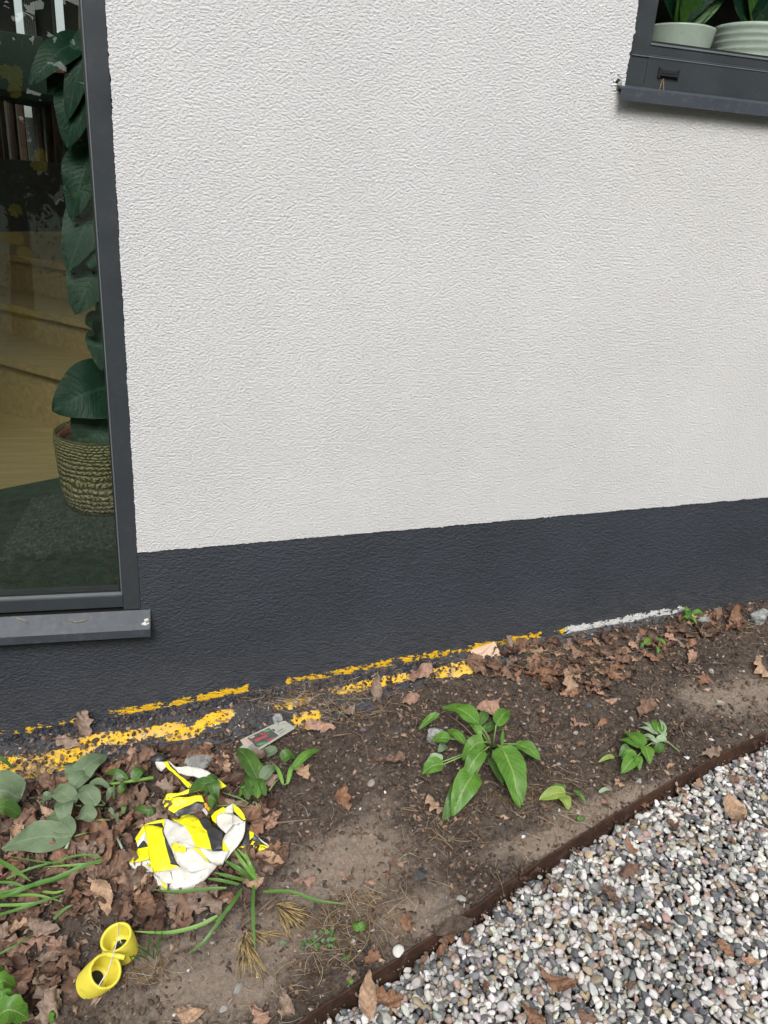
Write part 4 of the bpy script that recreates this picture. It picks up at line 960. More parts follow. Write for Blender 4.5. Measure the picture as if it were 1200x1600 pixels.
b = MB(); b.add(*lump(P(*zt(265, 80), .045), .018, 12, 3, .2, (1.25, .9, .8))); b.build('black_end', M['tblk'], tp, True)

# ------------------------------------------------------------------ double yellow tube
def tube_obj(name, top, bot, r0, r1, parent, squash=1.0):
    top = Vector(list(map(float, top))); bot = Vector(list(map(float, bot))); ax = (bot-top); L = ax.length; ax.normalize()
    a = ax.cross(Vector((0, 1, .2))).normalized(); b_ = ax.cross(a)
    n = 48; rings = []
    def ring(t, r): rings.append([top+ax*(t*L)+(a*math.cos(k*2*math.pi/n)+b_*math.sin(k*2*math.pi/n)*squash)*r for k in range(n)])
    K = 40
    for i in range(K+1):
        t = 1-i/K; rib = .0011*(1 if i % 4 < 2 else -1)*.5; bul = .0012*math.sin(math.pi*min(1, t*1.15))
        ring(t*.97+.03, r1+(r0-r1)*(1-t)+rib+bul)
    ring(.01, r0+.0012); ring(-.012, r0-.0008); ring(-.01, r0-.0035); ring(.02, r0-.0050)
    for i in range(1, 21):
        t = i/20; ring(.02+t*.60, (r0-.0052)*(1-t)+(r1*.78)*t+.0006*math.sin(i*2.2))
    ring(.63, r1*.50)
    V = [q for r in rings for q in r]; m_ = len(rings); Fc = []
    for i in range(m_-1):
        for k in range(n): Fc.append((i*n+k, i*n+(k+1) % n, (i+1)*n+(k+1) % n, (i+1)*n+k))
    o = obj(name, mkmesh(name, V, Fc, True), M['tubey'], parent)
    c = top+ax*(.632*L); V = [c]+[c+(a*math.cos(k*2*math.pi/n)+b_*math.sin(k*2*math.pi/n)*squash)*r1*.58 for k in range(n)]
    obj('dark_hole', mkmesh('dark_hole', V, [(0, 1+k, 1+(k+1) % n) for k in range(n)], False), M['hole'], o)
tr = empty('yellow_tubes', on(150, 1555)); tag(tr, 'pair of joined yellow plastic tubes with a white string, open ends up', 'tubes')
mp = pxm(165, 1500)
tube_obj('tube', P(181, 1464, .066), P(194, 1487, .008), 23.5*mp, 22*mp, tr)
tube_obj('tube', P(165, 1517, .066), P(142, 1536, .008), 24*mp, 22.5*mp, tr)
b = MB(); b.tube([P(160, 1490, .072), P(178, 1493, .070), P(195, 1496, .072)], [.005, .006, .005], 8); b.build('bridge', M['tubey'], tr, True)
b = MB(); b.tube([P(186, 1443, .084), P(184, 1466, .086), P(176, 1495, .088), P(168, 1518, .086), P(154, 1541, .080)], .0011, 6)
b.tube([P(186, 1444, .084), P(184, 1458, .06), P(189, 1473, .05), P(196, 1485, .045)], .0008, 6); b.build('string', M['string'], tr, True)

# ------------------------------------------------------------------ picture card, plastic scraps, cardboard
def zc(X, Y): return 340+X/7.5, 1080+Y/7.5
def cpoly(mb, pts, h, m=0, th=.0008):
    V0 = [P(*zc(x, y), h) for x, y in pts]; n = len(pts)
    V = V0+[p-np.array([0, 0, th]) for p in V0]
    mb.add(V, [tuple(range(n)), tuple(range(2*n-1, n-1, -1))]+[(i, i+n, (i+1) % n+n, (i+1) % n) for i in range(n)], m)
cdm = empty('plant_label_card', on(*zc(560, 560))); tag(cdm, 'weathered picture card with a dark photo and red streaks lying by the wall', 'card')
b = MB(); cpoly(b, [(262, 572), (640, 392), (790, 345), (915, 430), (425, 727), (360, 680), (315, 716), (250, 664), (300, 625)], .022); b.build('card_sheet', M['card'], cdm)
H_ = .0236
for nm, mt, pts, dh in (('photo_area', 'carddark', [(348, 548), (600, 430), (715, 520), (480, 660), (440, 640), (400, 590)], 0), ('pink_corner', 'cardpink', [(285, 570), (340, 548), (395, 600), (330, 622)], 0), ('grey_patch', 'cardgrey', [(355, 655), (400, 615), (480, 668), (430, 705)], 0),
    ('red_streak', 'cardred', [(420, 570), (570, 510), (595, 525), (440, 600)], .0006), ('red_streak', 'cardred', [(470, 490), (560, 485), (600, 500), (520, 510)], .0006), ('red_streak', 'cardpink', [(370, 545), (420, 520), (440, 530), (395, 555)], .0006), ('red_streak', 'cardred', [(575, 580), (650, 535), (662, 548), (600, 595)], .0006),
    ('green_patch', 'cardgreen', [(530, 462), (600, 445), (620, 465), (560, 480)], .0006), ('green_patch', 'cardgreen', [(450, 620), (560, 590), (590, 600), (500, 640)], .0006),
    ('grey_patch', 'cardgrey', [(690, 470), (760, 430), (775, 442), (705, 484)], 0), ('grey_patch', 'cardgrey', [(720, 495), (790, 452), (800, 460), (730, 505)], 0)):
    b = MB(); cpoly(b, pts, H_+dh, 0, .0005); b.build(nm, M[mt], cdm)
def crumple(name, mat, c, r, seed, label, cat, fl=(1, 1, .7), sub=3, pts=14):
    rs = np.random.RandomState(seed); bm = bmesh.new(); bmesh.ops.create_icosphere(bm, subdivisions=sub, radius=1)
    d = rs.randn(pts, 3); d /= np.linalg.norm(d, axis=1)[:, None]; rr = rs.uniform(.55, .95, pts)
    for v in bm.verts:
        p = np.array(v.co[:]); s_ = 1.2
        for k in range(pts):
            q = p@d[k]
            if q > .25: s_ = min(s_, rr[k]/q)
        s_ *= 1+.05*rs.randn(); v.co = Vector(p*s_*np.array(fl)*r)+Vector(c)
    me = bpy.data.meshes.new(name); bm.to_mesh(me); bm.free(); return tag(obj(name, me, mat), label, cat)
crumple('plastic_scrap', M['clear2'], on(*zc(705, 345), .022), .022, 3, 'scrunched grey clear plastic lying on the picture card', 'plastic', (.8, .6, .9))
crumple('plastic_scrap', M['clear2'], on(1186, 966, .015), .040, 5, 'large milky clear lump at the right edge against the wall', 'plastic', (.9, .6, .8))
crumple('plastic_scrap', M['clear'], on(682, 1152, .02), .034, 8, 'clear crumpled plastic under the left leaves of the big weed', 'plastic', (1, .8, .6))
crumple('plastic_scrap', M['clear2'], on(312, 1190, .03), .042, 9, 'greyish plastic film in the leaf litter above the tape loop', 'plastic', (1.2, .8, .3))
crumple('plastic_scrap', M['clear'], on(88, 1202, .012), .014, 10, 'small glassy white scrap on the yellow painted ledge', 'plastic', (1, .8, .7))
crumple('plastic_scrap', M['clear2'], on(1100, 968, .012), .022, 12, 'small grey plastic scrap under the wall sprig at right', 'plastic', (1.3, .7, .5))
def z9(X, Y): return 560+X/3.75, 920+Y/3.75
b = MB()
q = [(655, 360), (798, 310), (838, 390), (680, 436), (672, 405)]
ys = [-.016, -.014, -.05, -.055, -.03]
V0 = [np.array(Wl(*z9(x, y), yy)) for (x, y), yy in zip(q, ys)]
nrm = np.array([0, -.6, .5])*.0045
b.add(V0+[p-nrm for p in V0], [(0, 1, 2, 3, 4), (9, 8, 7, 6, 5)]+[(i, i+5, (i+1) % 5+5, (i+1) % 5) for i in range(5)])
q2 = [(620, 418), (700, 412), (835, 388), (800, 410), (690, 434)]
V1 = [np.array(Wl(*z9(x, y), -.056+.002*i)) for i, (x, y) in enumerate(q2)]
b.add(V1+[p-nrm*.6 for p in V1], [(0, 1, 2, 3, 4), (9, 8, 7, 6, 5)]+[(i, i+5, (i+1) % 5+5, (i+1) % 5) for i in range(5)])
tag(b.build('cardboard_piece', M['cardb']), 'torn flat tan board scrap leaning against the plinth on the yellow line', 'cardboard')

crumple('soil_clod', simple('clod', (.085, .062, .048), .95, var=.5, ns=60, bump=1., bd=.006), on(705, 1442, .0), .046, 21, 'dark clod of soil slumped over a gap in the rusty edging', 'soil clod', (1.0, .6, .5), 4, 20)
# ------------------------------------------------------------------ rusty edging
b = MB()
xs = np.linspace(EX[0], EX[-1], 160); PTS = np.array([(x, edge_y(x)) for x in xs])
Tn = np.gradient(PTS, axis=0); Tn /= np.linalg.norm(Tn, axis=1)[:, None]; Nn = np.stack([-Tn[:, 1], Tn[:, 0]], 1)
V = []
for i, (x, y) in enumerate(PTS):
    zt_ = base_z(x, y)+.0085+.0016*math.sin(i*.37)+.0014*math.sin(i*1.3); o_ = Nn[i]*.0022
    V += [(x-o_[0], y-o_[1], zt_-.11), (x-o_[0], y-o_[1], zt_), (x+o_[0], y+o_[1], zt_), (x+o_[0], y+o_[1], zt_-.11)]
Fc = []
for i in range(len(PTS)-1):
    for k in range(4): Fc.append((i*4+k, i*4+(k+1) % 4, i*4+4+(k+1) % 4, i*4+4+k))
b.add(V, Fc); tag(b.build('steel_edging', M['rust'], bevel=.001), 'rusty brown steel strip edging the gravel along the soil bed', 'edging')

# ------------------------------------------------------------------ gravel
LMK = [(590, 1560, 'beside the leaf leaning on the edging'), (700, 1530, 'at the lower left of the gravel'), (868, 1532, 'around the orange brown lobed leaf'), (1000, 1570, 'at the bottom edge of the gravel'), (1150, 1560, 'in the bottom right corner'), (780, 1430, 'near the slumped soil clod'), (900, 1360, 'near the middle of the edging'), (1150, 1272, 'around the large tan folded leaf'), (1050, 1420, 'on the open gravel right of centre'), (1180, 1420, 'at the right edge of the gravel'), (1080, 1240, 'under the right part of the edging'), (960, 1460, 'on the open gravel at centre')]
LML = [(165, 1400, 'below the strap leaf bundle'), (60, 1460, 'left of the yellow tubes'), (40, 1560, 'by the lobed weed in the corner'), (250, 1410, 'right below the striped tape'), (330, 1410, 'beside the dangling strap leaves'), (190, 1330, 'left of the striped tape'), (200, 1240, 'between wilted leaves and tape loop'), (320, 1200, 'above the tape loop'), (400, 1250, 'beside the rosette weed'), (420, 1340, 'right of the striped tape'), (40, 1280, 'under the broad leaf at far left'), (110, 1500, 'touching the left tube'), (210, 1430, 'just above the yellow tubes'), (40, 1400, 'among the strap leaves at far left')]
LMD = [(760, 1050, 'below the leaning board scrap'), (850, 1020, 'under the end of the yellow line'), (940, 1000, 'under the start of the white paint'), (1020, 990, 'under the end of the white paint'), (1090, 975, 'below the wall sprig'), (1150, 965, 'left of the milky plastic lump'), (900, 1060, 'around the standing tan leaf'), (980, 1040, 'at the lower fringe of the drift')]
LMO = [(560, 1180, 'left of the big weed'), (620, 1090, 'just below the painted ledge'), (880, 1110, 'above the dark hollow'), (990, 1120, 'around the star shaped leaf'), (1120, 1080, 'on the dry soil at right'), (930, 1220, 'between compound plant and yellow green leaves'), (700, 1320, 'below the big weed'), (560, 1320, 'on the dry soil at centre'), (820, 1320, 'along the upper side of the edging')]
def near(lm, u, v): return min(lm, key=lambda q: (q[0]-u)**2+(q[1]-v)**2)[2]
def stone_shape(seed, sub, cuts=11):
    rs = np.random.RandomState(seed); bm = bmesh.new(); bmesh.ops.create_icosphere(bm, subdivisions=sub, radius=1)
    V = np.array([v.co[:] for v in bm.verts]); Fc = np.array([[v.index for v in f.verts] for f in bm.faces]); bm.free()
    d = rs.randn(cuts, 3); d /= np.linalg.norm(d, axis=1)[:, None]; rr = rs.uniform(.52, .92, cuts)
    for k in range(cuts):
        q = V@d[k]; m = q > rr[k]; V[m] = V[m]-d[k][None, :]*((q[m]-rr[k])*.85)[:, None]
    kk = rs.randn(3, 3)*1.5; ph = rs.rand(3)*6
    V = V*(1+.09*sum(np.sin(V@kk[i]+ph[i]) for i in range(3)))[:, None]
    return V*np.array([1, rs.uniform(.68, .95), rs.uniform(.5, .75)]), Fc
SH3 = [stone_shape(s, 3) for s in range(12)]; SH2 = [stone_shape(s, 2) for s in range(12)]
PALC = [('white', (.58, .56, .53), 'white pebble on the gravel strip'), ('white', (.72, .71, .69), 'white pebble on the gravel strip'), ('light grey', (.42, .41, .39), 'light grey pebble on the gravel strip'), ('dark grey', (.115, .12, .13), 'dark slate grey pebble on the gravel strip'), ('mid grey', (.20, .205, .21), 'mid grey pebble on the gravel strip'), ('tan', (.38, .30, .21), 'tan pebble on the gravel strip'), ('pink', (.36, .25, .21), 'pinkish brown pebble on the gravel strip')]
PW = np.cumsum([.21, .13, .22, .13, .14, .10, .07])
items = []
for layer, (sp, dz, smin, smax) in enumerate(((.0215, -.044, .008, .0130), (.0145, -.033, .0055, .0105), (.0165, -.023, .0048, .0115))):
    gx_ = np.arange(-.9, 3.1, sp); gy_ = np.arange(-2.25, -.1, sp*.9)
    for j, yy in enumerate(gy_):
        for xx in gx_:
            x = xx+(j % 2)*sp*.5+rng.uniform(-.42, .42)*sp; y = yy+rng.uniform(-.42, .42)*sp
            g = float(np.interp(x, EX, EY))-y
            if g < .010 or x > 2.9: continue
            r = rng.uniform(smin, smax)*(1 if rng.rand() > .07 else 1.35)
            zz = base_z(x, y)+dz+rng.uniform(-.005, .005)-.010*math.exp(-g/.03)
            items.append((x, y, zz, r, layer))
vis = []
for i, (x, y, z_, r, ly) in enumerate(items):
    u, v = proj((x, y, z_))
    dist = math.dist((x, y, z_), CAM)
    inside = -30 < u < 1230 and -30 < v < 1630
    vis.append((r/dist if (inside and ly == 2 and 8 < u < 1192 and v < 1592) else 0, inside))
order = sorted(range(len(items)), key=lambda i: -vis[i][0])[:280]; single = set(order)
PM3 = []
for s in range(12): PM3.append(mkmesh('pebble', SH3[s][0], SH3[s][1], True)); PM3[-1].materials.append(M['pebO'])
T3, C3, W3 = [], [], []; T2, C2, W2 = [], [], []
for i, (x, y, z_, r, ly) in enumerate(items):
    k = int(np.searchsorted(PW, rng.rand())); k = min(k, 6); nm, c, lab = PALC[k]; c = np.clip(np.array(c)*rng.uniform(.8, 1.15)*(1+rng.uniform(-.05, .05, 3)), 0, .85)
    q = Quaternion((0, 0, 1), rng.uniform(0, 6.28)) @ Quaternion((1, 0, 0), rng.normal(0, .45)) @ Quaternion((0, 1, 0), rng.normal(0, .45))
    if rng.rand() < .15: q = rquat()
    sv = r*np.array([1.15, 1., 1.])
    if i in single:
        o = bpy.data.objects.new('pebble', PM3[i % 12]); COL.objects.link(o); o.location = (x, y, z_); o.rotation_mode = 'QUATERNION'; o.rotation_quaternion = q; o.scale = sv
        o.color = (*[float(a) for a in c], 1); wh = near(LMK, *proj((x, y, z_))); tag(o, ['small ', 'large '][r > .0105]+lab.split(' on the')[0]+' '+wh, 'pebble', nm+' pebbles '+wh)
    elif vis[i][1] and ly > 0: T3.append(TM((x, y, z_), q, sv)); C3.append(c); W3.append(i % 12)
    else: T2.append(TM((x, y, z_), q, sv)); C2.append(c); W2.append(i % 12)
T_ = T3+T2; sh = SH3+SH2
tag(batch('gravel', sh, T_, C3+C2, M['pebA'], W3+[w_+12 for w_ in W2]), 'mixed white, grey and tan pebbles filling the strip beyond the edging', kind='stuff')

# ------------------------------------------------------------------ soil debris (stuff)
def in_bed(x, y): return float(np.interp(x, EX, EY)) < y-.008
CR = [stone_shape(100+s, 1, 6) for s in range(8)]+[stone_shape(110+s, 2, 6) for s in range(4)]
T_, C_, W_ = [], [], []
while len(T_) < 24000:
    x = rng.uniform(-1.0, 2.6); y = rng.uniform(-1.5, -.005)
    if not in_bed(x, y): continue
    d = float(dryness(np.array([x]), np.array([y]))[0])
    if rng.rand() < d*.75: continue
    r = .0012+.0062*rng.rand()**3+(.005*rng.rand() if rng.rand() < .03 else 0)
    zz = surf_z(x, y)+r*.25
    t = rng.rand()
    c = np.array((.07, .050, .038)) if t < .62 else (np.array((.15, .12, .095)) if t < .88 else (np.array((.27, .25, .22)) if t < .965 else (np.array((.6, .58, .54)) if t < .98 else np.array((.10, .11, .135)))))
    c = c*(1+.9*d)*rng.uniform(.7, 1.3)
    T_.append(TM((x, y, zz), rquat(), (r, r*.85, r*.7))); C_.append(np.clip(c, 0, .75)); W_.append(rng.randint(8) if r < .004 else 8+rng.randint(4))
tag(batch('soil_crumbs', CR, T_, C_, M['crumb'], W_, False), 'loose crumbs and grit scattered over the soil bed', kind='stuff')
# bark and leaf fragments
fr_sh = []
for s in range(8):
    rs = np.random.RandomState(s+50); n = 7; a = np.sort(rs.rand(n))*6.28; R_ = rs.uniform(.6, 1.1, n)
    V = [(0, 0, .25)]+[(math.cos(t)*r, math.sin(t)*r*.6, rs.uniform(-.15, .15)) for t, r in zip(a, R_)]
    V2 = V+[(p[0], p[1], p[2]-.12) for p in V[1:]]
    Fc = [(0, 1+k, 1+(k+1) % n) for k in range(n)]
    for k in range(n): Fc += [(1+k, 1+n+k, 1+n+(k+1) % n), (1+k, 1+n+(k+1) % n, 1+(k+1) % n)]
    fr_sh.append((np.array(V2), np.array(Fc)))
T_, C_ = [], []
while len(T_) < 13000:
    x = rng.uniform(-1.0, 2.5); y = rng.uniform(-1.5, -.01)
    if not in_bed(x, y): continue
    d = float(dryness(np.array([x]), np.array([y]))[0])
    if rng.rand() < d*.85: continue
    r = .003+.0115*rng.rand()**2
    q = Quaternion((0, 0, 1), rng.uniform(0, 6.28)) @ Quaternion((1, 0, 0), rng.normal(0, .5)) @ Quaternion((0, 1, 0), rng.normal(0, .4))
    t = rng.rand(); c = np.array((.070, .050, .040)) if t < .5 else (np.array((.15, .10, .072)) if t < .82 else np.array((.30, .21, .15)))
    T_.append(TM((x, y, surf_z(x, y)+r*.3), q, (r, r, r))); C_.append(c*rng.uniform(.7, 1.3))
tag(batch('bark_fragments', fr_sh, T_, C_, M['litA'], None, False), 'small dark bark chips and leaf fragments over the soil bed', kind='stuff')
# crumbs and chips lodged along both sides of the edging
T_, C_, W_ = [], [], []
for k in range(1500):
    x = rng.uniform(.0, 2.4); g = rng.normal(0, .014); y = float(np.interp(x, EX, EY))-g
    if abs(g) < .0045: continue
    r = .0015+.006*rng.rand()**2.5; zz = (base_z(x, y)-.016+r*.3) if g > 0 else surf_z(x, y)+r*.3
    T_.append(TM((x, y, zz), rquat(), (r, r*.85, r*.6))); t = rng.rand(); C_.append(np.array((.075, .055, .042) if t < .6 else ((.16, .11, .08) if t < .85 else (.30, .27, .23)))*rng.uniform(.7, 1.3)); W_.append(rng.randint(8))
tag(batch('edge_debris', CR, T_, C_, M['crumb'], W_, False), 'dirt and crumbs lodged along both sides of the rusty edging', kind='stuff')
# needles and grass straw
def nsh(s):
    rs = np.random.RandomState(s); k = 6; n = 4; V = []; Fc = []; cx, cz = rs.uniform(-.18, .18), rs.uniform(0, .08)
    for i in range(k):
        t = i/(k-1); c = np.array([t-.5, cx*math.sin(t*3.14), cz*math.sin(t*3.14)]); r = .013*(1-.5*t)
        for j in range(n): V.append(c+np.array([0, math.cos(j*1.57)*r, math.sin(j*1.57)*r]))
    for i in range(k-1):
        for j in range(n): Fc.append((i*n+j, i*n+(j+1) % n, (i+1)*n+(j+1) % n, (i+1)*n+j))
    return np.array(V), np.array(Fc)
NS = [nsh(s) for s in range(10)]; T_, C_ = [], []
clusters = [(P(*z8(640, 390)), .16, 160), (P(*z8(540, 250)), .12, 110), (P(*z8(760, 190)), .1, 70), (P(470, 1090), .12, 130), (P(850, 1240), .14, 120), (P(900, 1290), .14, 90), (P(700, 1300), .14, 100), (P(930, 1030), .16, 110), (P(480, 1100), .1, 80), (P(560, 1110), .12, 110), (P(860, 1020), .12, 90), (P(230, 1520), .05, 60), (P(60, 1215), .08, 70), (P(1120, 990), .15, 80)]
def addn(x, y, L, up=.006):
    if not in_bed(x, y) or y > -.01: return
    q = Quaternion((0, 0, 1), rng.uniform(0, 6.28)) @ Quaternion((0, 1, 0), rng.normal(0, .12)); T_.append(TM((x, y, surf_z(x, y)+up), q, (L, L, L)))
    t = rng.rand(); C_.append((np.array((.34, .24, .13)) if t < .4 else (np.array((.20, .12, .065)) if t < .8 else np.array((.42, .36, .26))))*rng.uniform(.7, 1.2))
for p, s, n in clusters:
    for k in range(n): addn(p[0]+rng.normal(0, s*.6), p[1]+rng.normal(0, s*.3), rng.uniform(.025, .07))
for k in range(1900): addn(rng.uniform(-1, 2.5), rng.uniform(-1.4, -.02), rng.uniform(.015, .06))
tag(batch('pine_needles', NS, T_, C_, M['needle'], None, True), 'dry pine needles and grass straw strewn over the soil bed', kind='stuff')
# dark paint chips below the plinth at left
T_, C_ = [], []
for k in range(1300):
    x = rng.uniform(-1.2, .75); y = -.006-.042*rng.rand()**1.2-(.02*rng.rand() if x > .2 else 0); r = .003+.006*rng.rand()**2
    T_.append(TM((x, y, base_z(x, y)+.017+r*.4*rng.rand()), rquat(), (r, r*.8, r*.55))); C_.append(np.array((.034, .039, .052))*rng.uniform(.7, 1.6))
tag(batch('coating_chips', CR, T_, C_, M['crumb'], None, False), 'blue grey chips of broken coating along the foot of the plinth', kind='stuff')

# ------------------------------------------------------------------ dead leaves
def leaf_mesh(seed, kind='oak'):
    rs = np.random.RandomState(seed); n, m = 34, 9
    t = np.linspace(0, 1, n); 
    if kind == 'oak': w_ = prof_oak(t)*.31*(1+.05*rs.randn(n)); wl2 = (np.sin(np.pi*t**1.3)**.62)*(.78+.22*np.cos(2*np.pi*(rs.uniform(2.8, 3.8)*t+rs.uniform(-.2, .3))))*.31*(1+.05*rs.randn(n))+.005; w_ = (np.sin(np.pi*t**1.3)**.62)*(.78+.22*np.cos(2*np.pi*(rs.uniform(2.8, 3.8)*t+rs.uniform(-.2, .3))))*.31*(1+.05*rs.randn(n))+.005
    else: w_ = prof_ovate(t)*rs.uniform(.22, .32)*(1+.04*rs.randn(n))
    ca = rs.uniform(-1.2, 2.6); cb = rs.uniform(-.6, 1.6); tw = rs.uniform(-.9, .9); sk = rs.uniform(-.12, .12)
    V = []; U = []
    k1 = rs.uniform(5, 11); p1 = rs.rand()*6; p2 = rs.rand()*6
    for i in range(n):
        for j in range(m):
            s = -1+2*j/(m-1); wj = w_[i]
            if kind == 'oak': wj = (w_ if s < 0 else wl2)[min(n-1, max(0, i-int(abs(s)*2)))]
            a = s*ca*.5*wj/.3
            x = wj*(math.sin(a)/(a if abs(a) > 1e-4 else 1))*s if abs(a) > 1e-4 else wj*s
            z = wj*abs(s)*math.sin(abs(a))*(1 if ca > 0 else -1)
            z += .045*math.sin(t[i]*k1+s*2.2+p1)+.030*math.sin(s*4+t[i]*15+p2)+.018*math.sin(s*9*k1*.12+t[i]*27+p1)+.03*abs(s)*math.sin(t[i]*22+s*3)
            y = t[i]-.5; b_ = y*cb
            yy = math.sin(b_)/cb if abs(cb) > .05 else y; zz = z+(1-math.cos(b_))/cb if abs(cb) > .05 else z
            th = tw*y; x2 = x*math.cos(th)-(z)*math.sin(th); z2_ = zz+x*math.sin(th)
            V.append((x2+sk*math.sin(3*t[i]), yy, z2_)); U.append((s, t[i]))
    V = np.array(V); V[:, 2] -= np.percentile(V[:, 2], 12)
    I = np.arange(n*m).reshape(n, m)
    Fq = np.stack([I[:-1, :-1], I[:-1, 1:], I[1:, 1:], I[1:, :-1]], -1).reshape(-1, 4)
    # stalk
    sv = []; 
    a0 = V[m//2]; dirn = V[m//2]-V[m*3+m//2]; dirn /= np.linalg.norm(dirn)
    for k in range(4):
        c = a0+dirn*k*.05+np.array([0, 0, .01*k])
        for j in range(3): sv.append(c+np.array([math.cos(j*2.1)*.009, 0, math.sin(j*2.1)*.009]))
    b0 = len(V); V = np.concatenate([V, np.array(sv)]); U += [(0., 0.)]*12; Fs = []
    for k in range(3):
        for j in range(3): Fs.append((b0+k*3+j, b0+k*3+(j+1) % 3, b0+(k+1)*3+(j+1) % 3, b0+(k+1)*3+j))
    Fq = np.concatenate([Fq, np.array(Fs)])
    return V, Fq, np.array(U)
LM = []; LV = []
for s in range(18):
    V, Fq, U = leaf_mesh(200+s, 'oak' if s < 13 else 'plain'); LV.append((V, Fq))
    me = mkmesh('oak_leaf', V, Fq, True, uv=U); me.materials.append(M['leafO']); LM.append(me)
PAL = {'brown': (.185, .112, .078), 'dark': (.095, .052, .036), 'tan': (.40, .265, .175), 'orange': (.24, .13, .078), 'pink': (.35, .215, .155), 'grey': (.24, .175, .135)}
def dead(x, y, z, L, c, variant, rz, tilt, label, group=None, name='oak_leaf'):
    o = bpy.data.objects.new(name, LM[variant % 18]); COL.objects.link(o); o.location = (float(x), float(y), float(z))
    o.rotation_mode = 'QUATERNION'; o.rotation_quaternion = Quaternion((0, 0, 1), rz) @ Quaternion((1, 0, 0), tilt[0]) @ Quaternion((0, 1, 0), tilt[1])
    o.scale = (L, L, L); k = random.uniform(.85, 1.15); o.color = (*[a*k for a in PAL[c]], 1); return tag(o, label, 'leaf', group)
# single leaves (photo x, y, length px, colour, variant, label)
SG = [
 (1010, 1112, 40, 'brown', 1, 'star shaped brown oak leaf on bare soil above the compound leaved plant', 0),
 (868, 1532, 62, 'orange', 3, 'orange brown lobed oak leaf lying flat on the gravel at lower centre', 0),
 (1150, 1272, 58, 'tan', 15, 'large tan folded leaf on the gravel near the right edge', 0),
 (578, 1552, 58, 'tan', 16, 'large tan leaf leaning on the rusty edging at the bottom', 1),
 (606, 1558, 52, 'orange', 4, 'rust brown oak leaf on gravel beside the leaf leaning on the edging', 0),
 (590, 1072, 40, 'grey', 14, 'greyish brown leaf standing against the painted foot of the wall', 1),
 (658, 1057, 46, 'pink', 13, 'pinkish brown rolled leaf on the yellow painted ledge', 0),
 (133, 1135, 42, 'grey', 5, 'crumpled grey brown leaf upright against the plinth at left', 1),
 (108, 1160, 44, 'grey', 7, 'shrivelled leaf lying on the yellow ledge below the upright wall leaf', 0),
 (432, 1342, 62, 'brown', 6, 'broad brown leaf just right of the striped tape tail', 0),
 (476, 1378, 32, 'pink', 2, 'small pinkish leaf on bare soil right of the strap leaf clump', 0),
 (610, 1188, 44, 'brown', 17, 'curled long brown leaf left of the big weed', 0),
 (540, 1252, 46, 'orange', 8, 'crumpled brown oak leaf on soil between the tape and the big weed', 1),
 (682, 1262, 40, 'tan', 9, 'pale brown leaf touching the tip of the big weed from the left', 0),
 (768, 1107, 52, 'pink', 10, 'pale pinkish oak leaf behind the top leaves of the big weed', 0),
 (500, 1136, 42, 'pink', 16, 'long pinkish leaf on the yellow paint right of the picture card', 0),
 (548, 1112, 28, 'grey', 15, 'small grey leaf scrap on dark soil above the curled long leaf', 0),
 (640, 1096, 32, 'pink', 0, 'small pale leaf on dark soil below the painted ledge', 0),
 (888, 1072, 46, 'tan', 11, 'tan oak leaf standing up among the dark soil right of centre', 1),
 (850, 1048, 44, 'orange', 12, 'orange brown oak leaf below the end of the yellow line', 0),
 (298, 1580, 44, 'tan', 13, 'tan pointed leaf on bare soil at the bottom of the bed', 0),
 (448, 1562, 42, 'grey', 14, 'grey brown leaf standing on soil near the bottom edge of the bed', 1),
 (408, 1585, 38, 'pink', 3, 'pinkish leaf at the bottom edge left of the rusty edging', 0),
 (638, 1446, 36, 'orange', 5, 'small orange leaf on soil beside the gap in the edging', 0),
 (580, 1502, 30, 'orange', 1, 'small orange leaf just inside the rusty edging near the bottom', 0),
 (830, 1588, 46, 'orange', 7, 'reddish brown leaf on the gravel at the bottom edge', 0),
 (985, 1322, 28, 'orange', 15, 'small orange leaf on the gravel below the edging', 0),
 (985, 1360, 40, 'brown', 2, 'brown leaf scrap on the gravel near its middle', 0),
 (955, 1400, 32, 'brown', 6, 'reddish leaf scrap on the gravel left of its middle', 0),
 (826, 1372, 46, 'brown', 8, 'brown leaf caught on the gravel side of the edging', 0),
 (1098, 966, 30, 'tan', 9, 'small pale leaf below the wall sprig', 0),
 (1152, 962, 36, 'orange', 16, 'reddish brown leaf leaning on the wall left of the milky lump', 1),
 (1190, 1045, 40, 'tan', 10, 'tan leaf at the right edge of the soil bed', 0),
 (1098, 1065, 30, 'orange', 11, 'small orange oak leaf on dry soil right of the star shaped leaf', 0),
 (1108, 1175, 34, 'grey', 12, 'grey brown leaf beside the rusty edging at right', 0),
 (1078, 1030, 30, 'pink', 4, 'small pinkish leaf on soil between the drift and the right edge', 0),
 (938, 1133, 26, 'orange', 14, 'small orange brown leaf left of the star shaped leaf', 0),
 (905, 1130, 26, 'pink', 0, 'pale leaf fragment above the dark hollow in the soil', 0),
 (852, 1128, 18, 'orange', 17, 'tiny orange leaf fragment at the left of the dark hollow', 0),
 (952, 1095, 22, 'pink', 3, 'tiny pale leaf fragment above the star shaped leaf on its left', 0),
 (470, 1206, 34, 'tan', 5, 'tan oak leaf on soil right of the rosette weed', 0),
 (1048, 1290, 30, 'brown', 6, 'brown leaf half under the pebbles below the edging at right', 0),
 (795, 1004, 24, 'grey', 5, 'dark curled leaf standing right of the leaning board scrap', 1),
 (745, 1042, 46, 'brown', 16, 'brown rolled leaf directly below the leaning board scrap', 0),
]
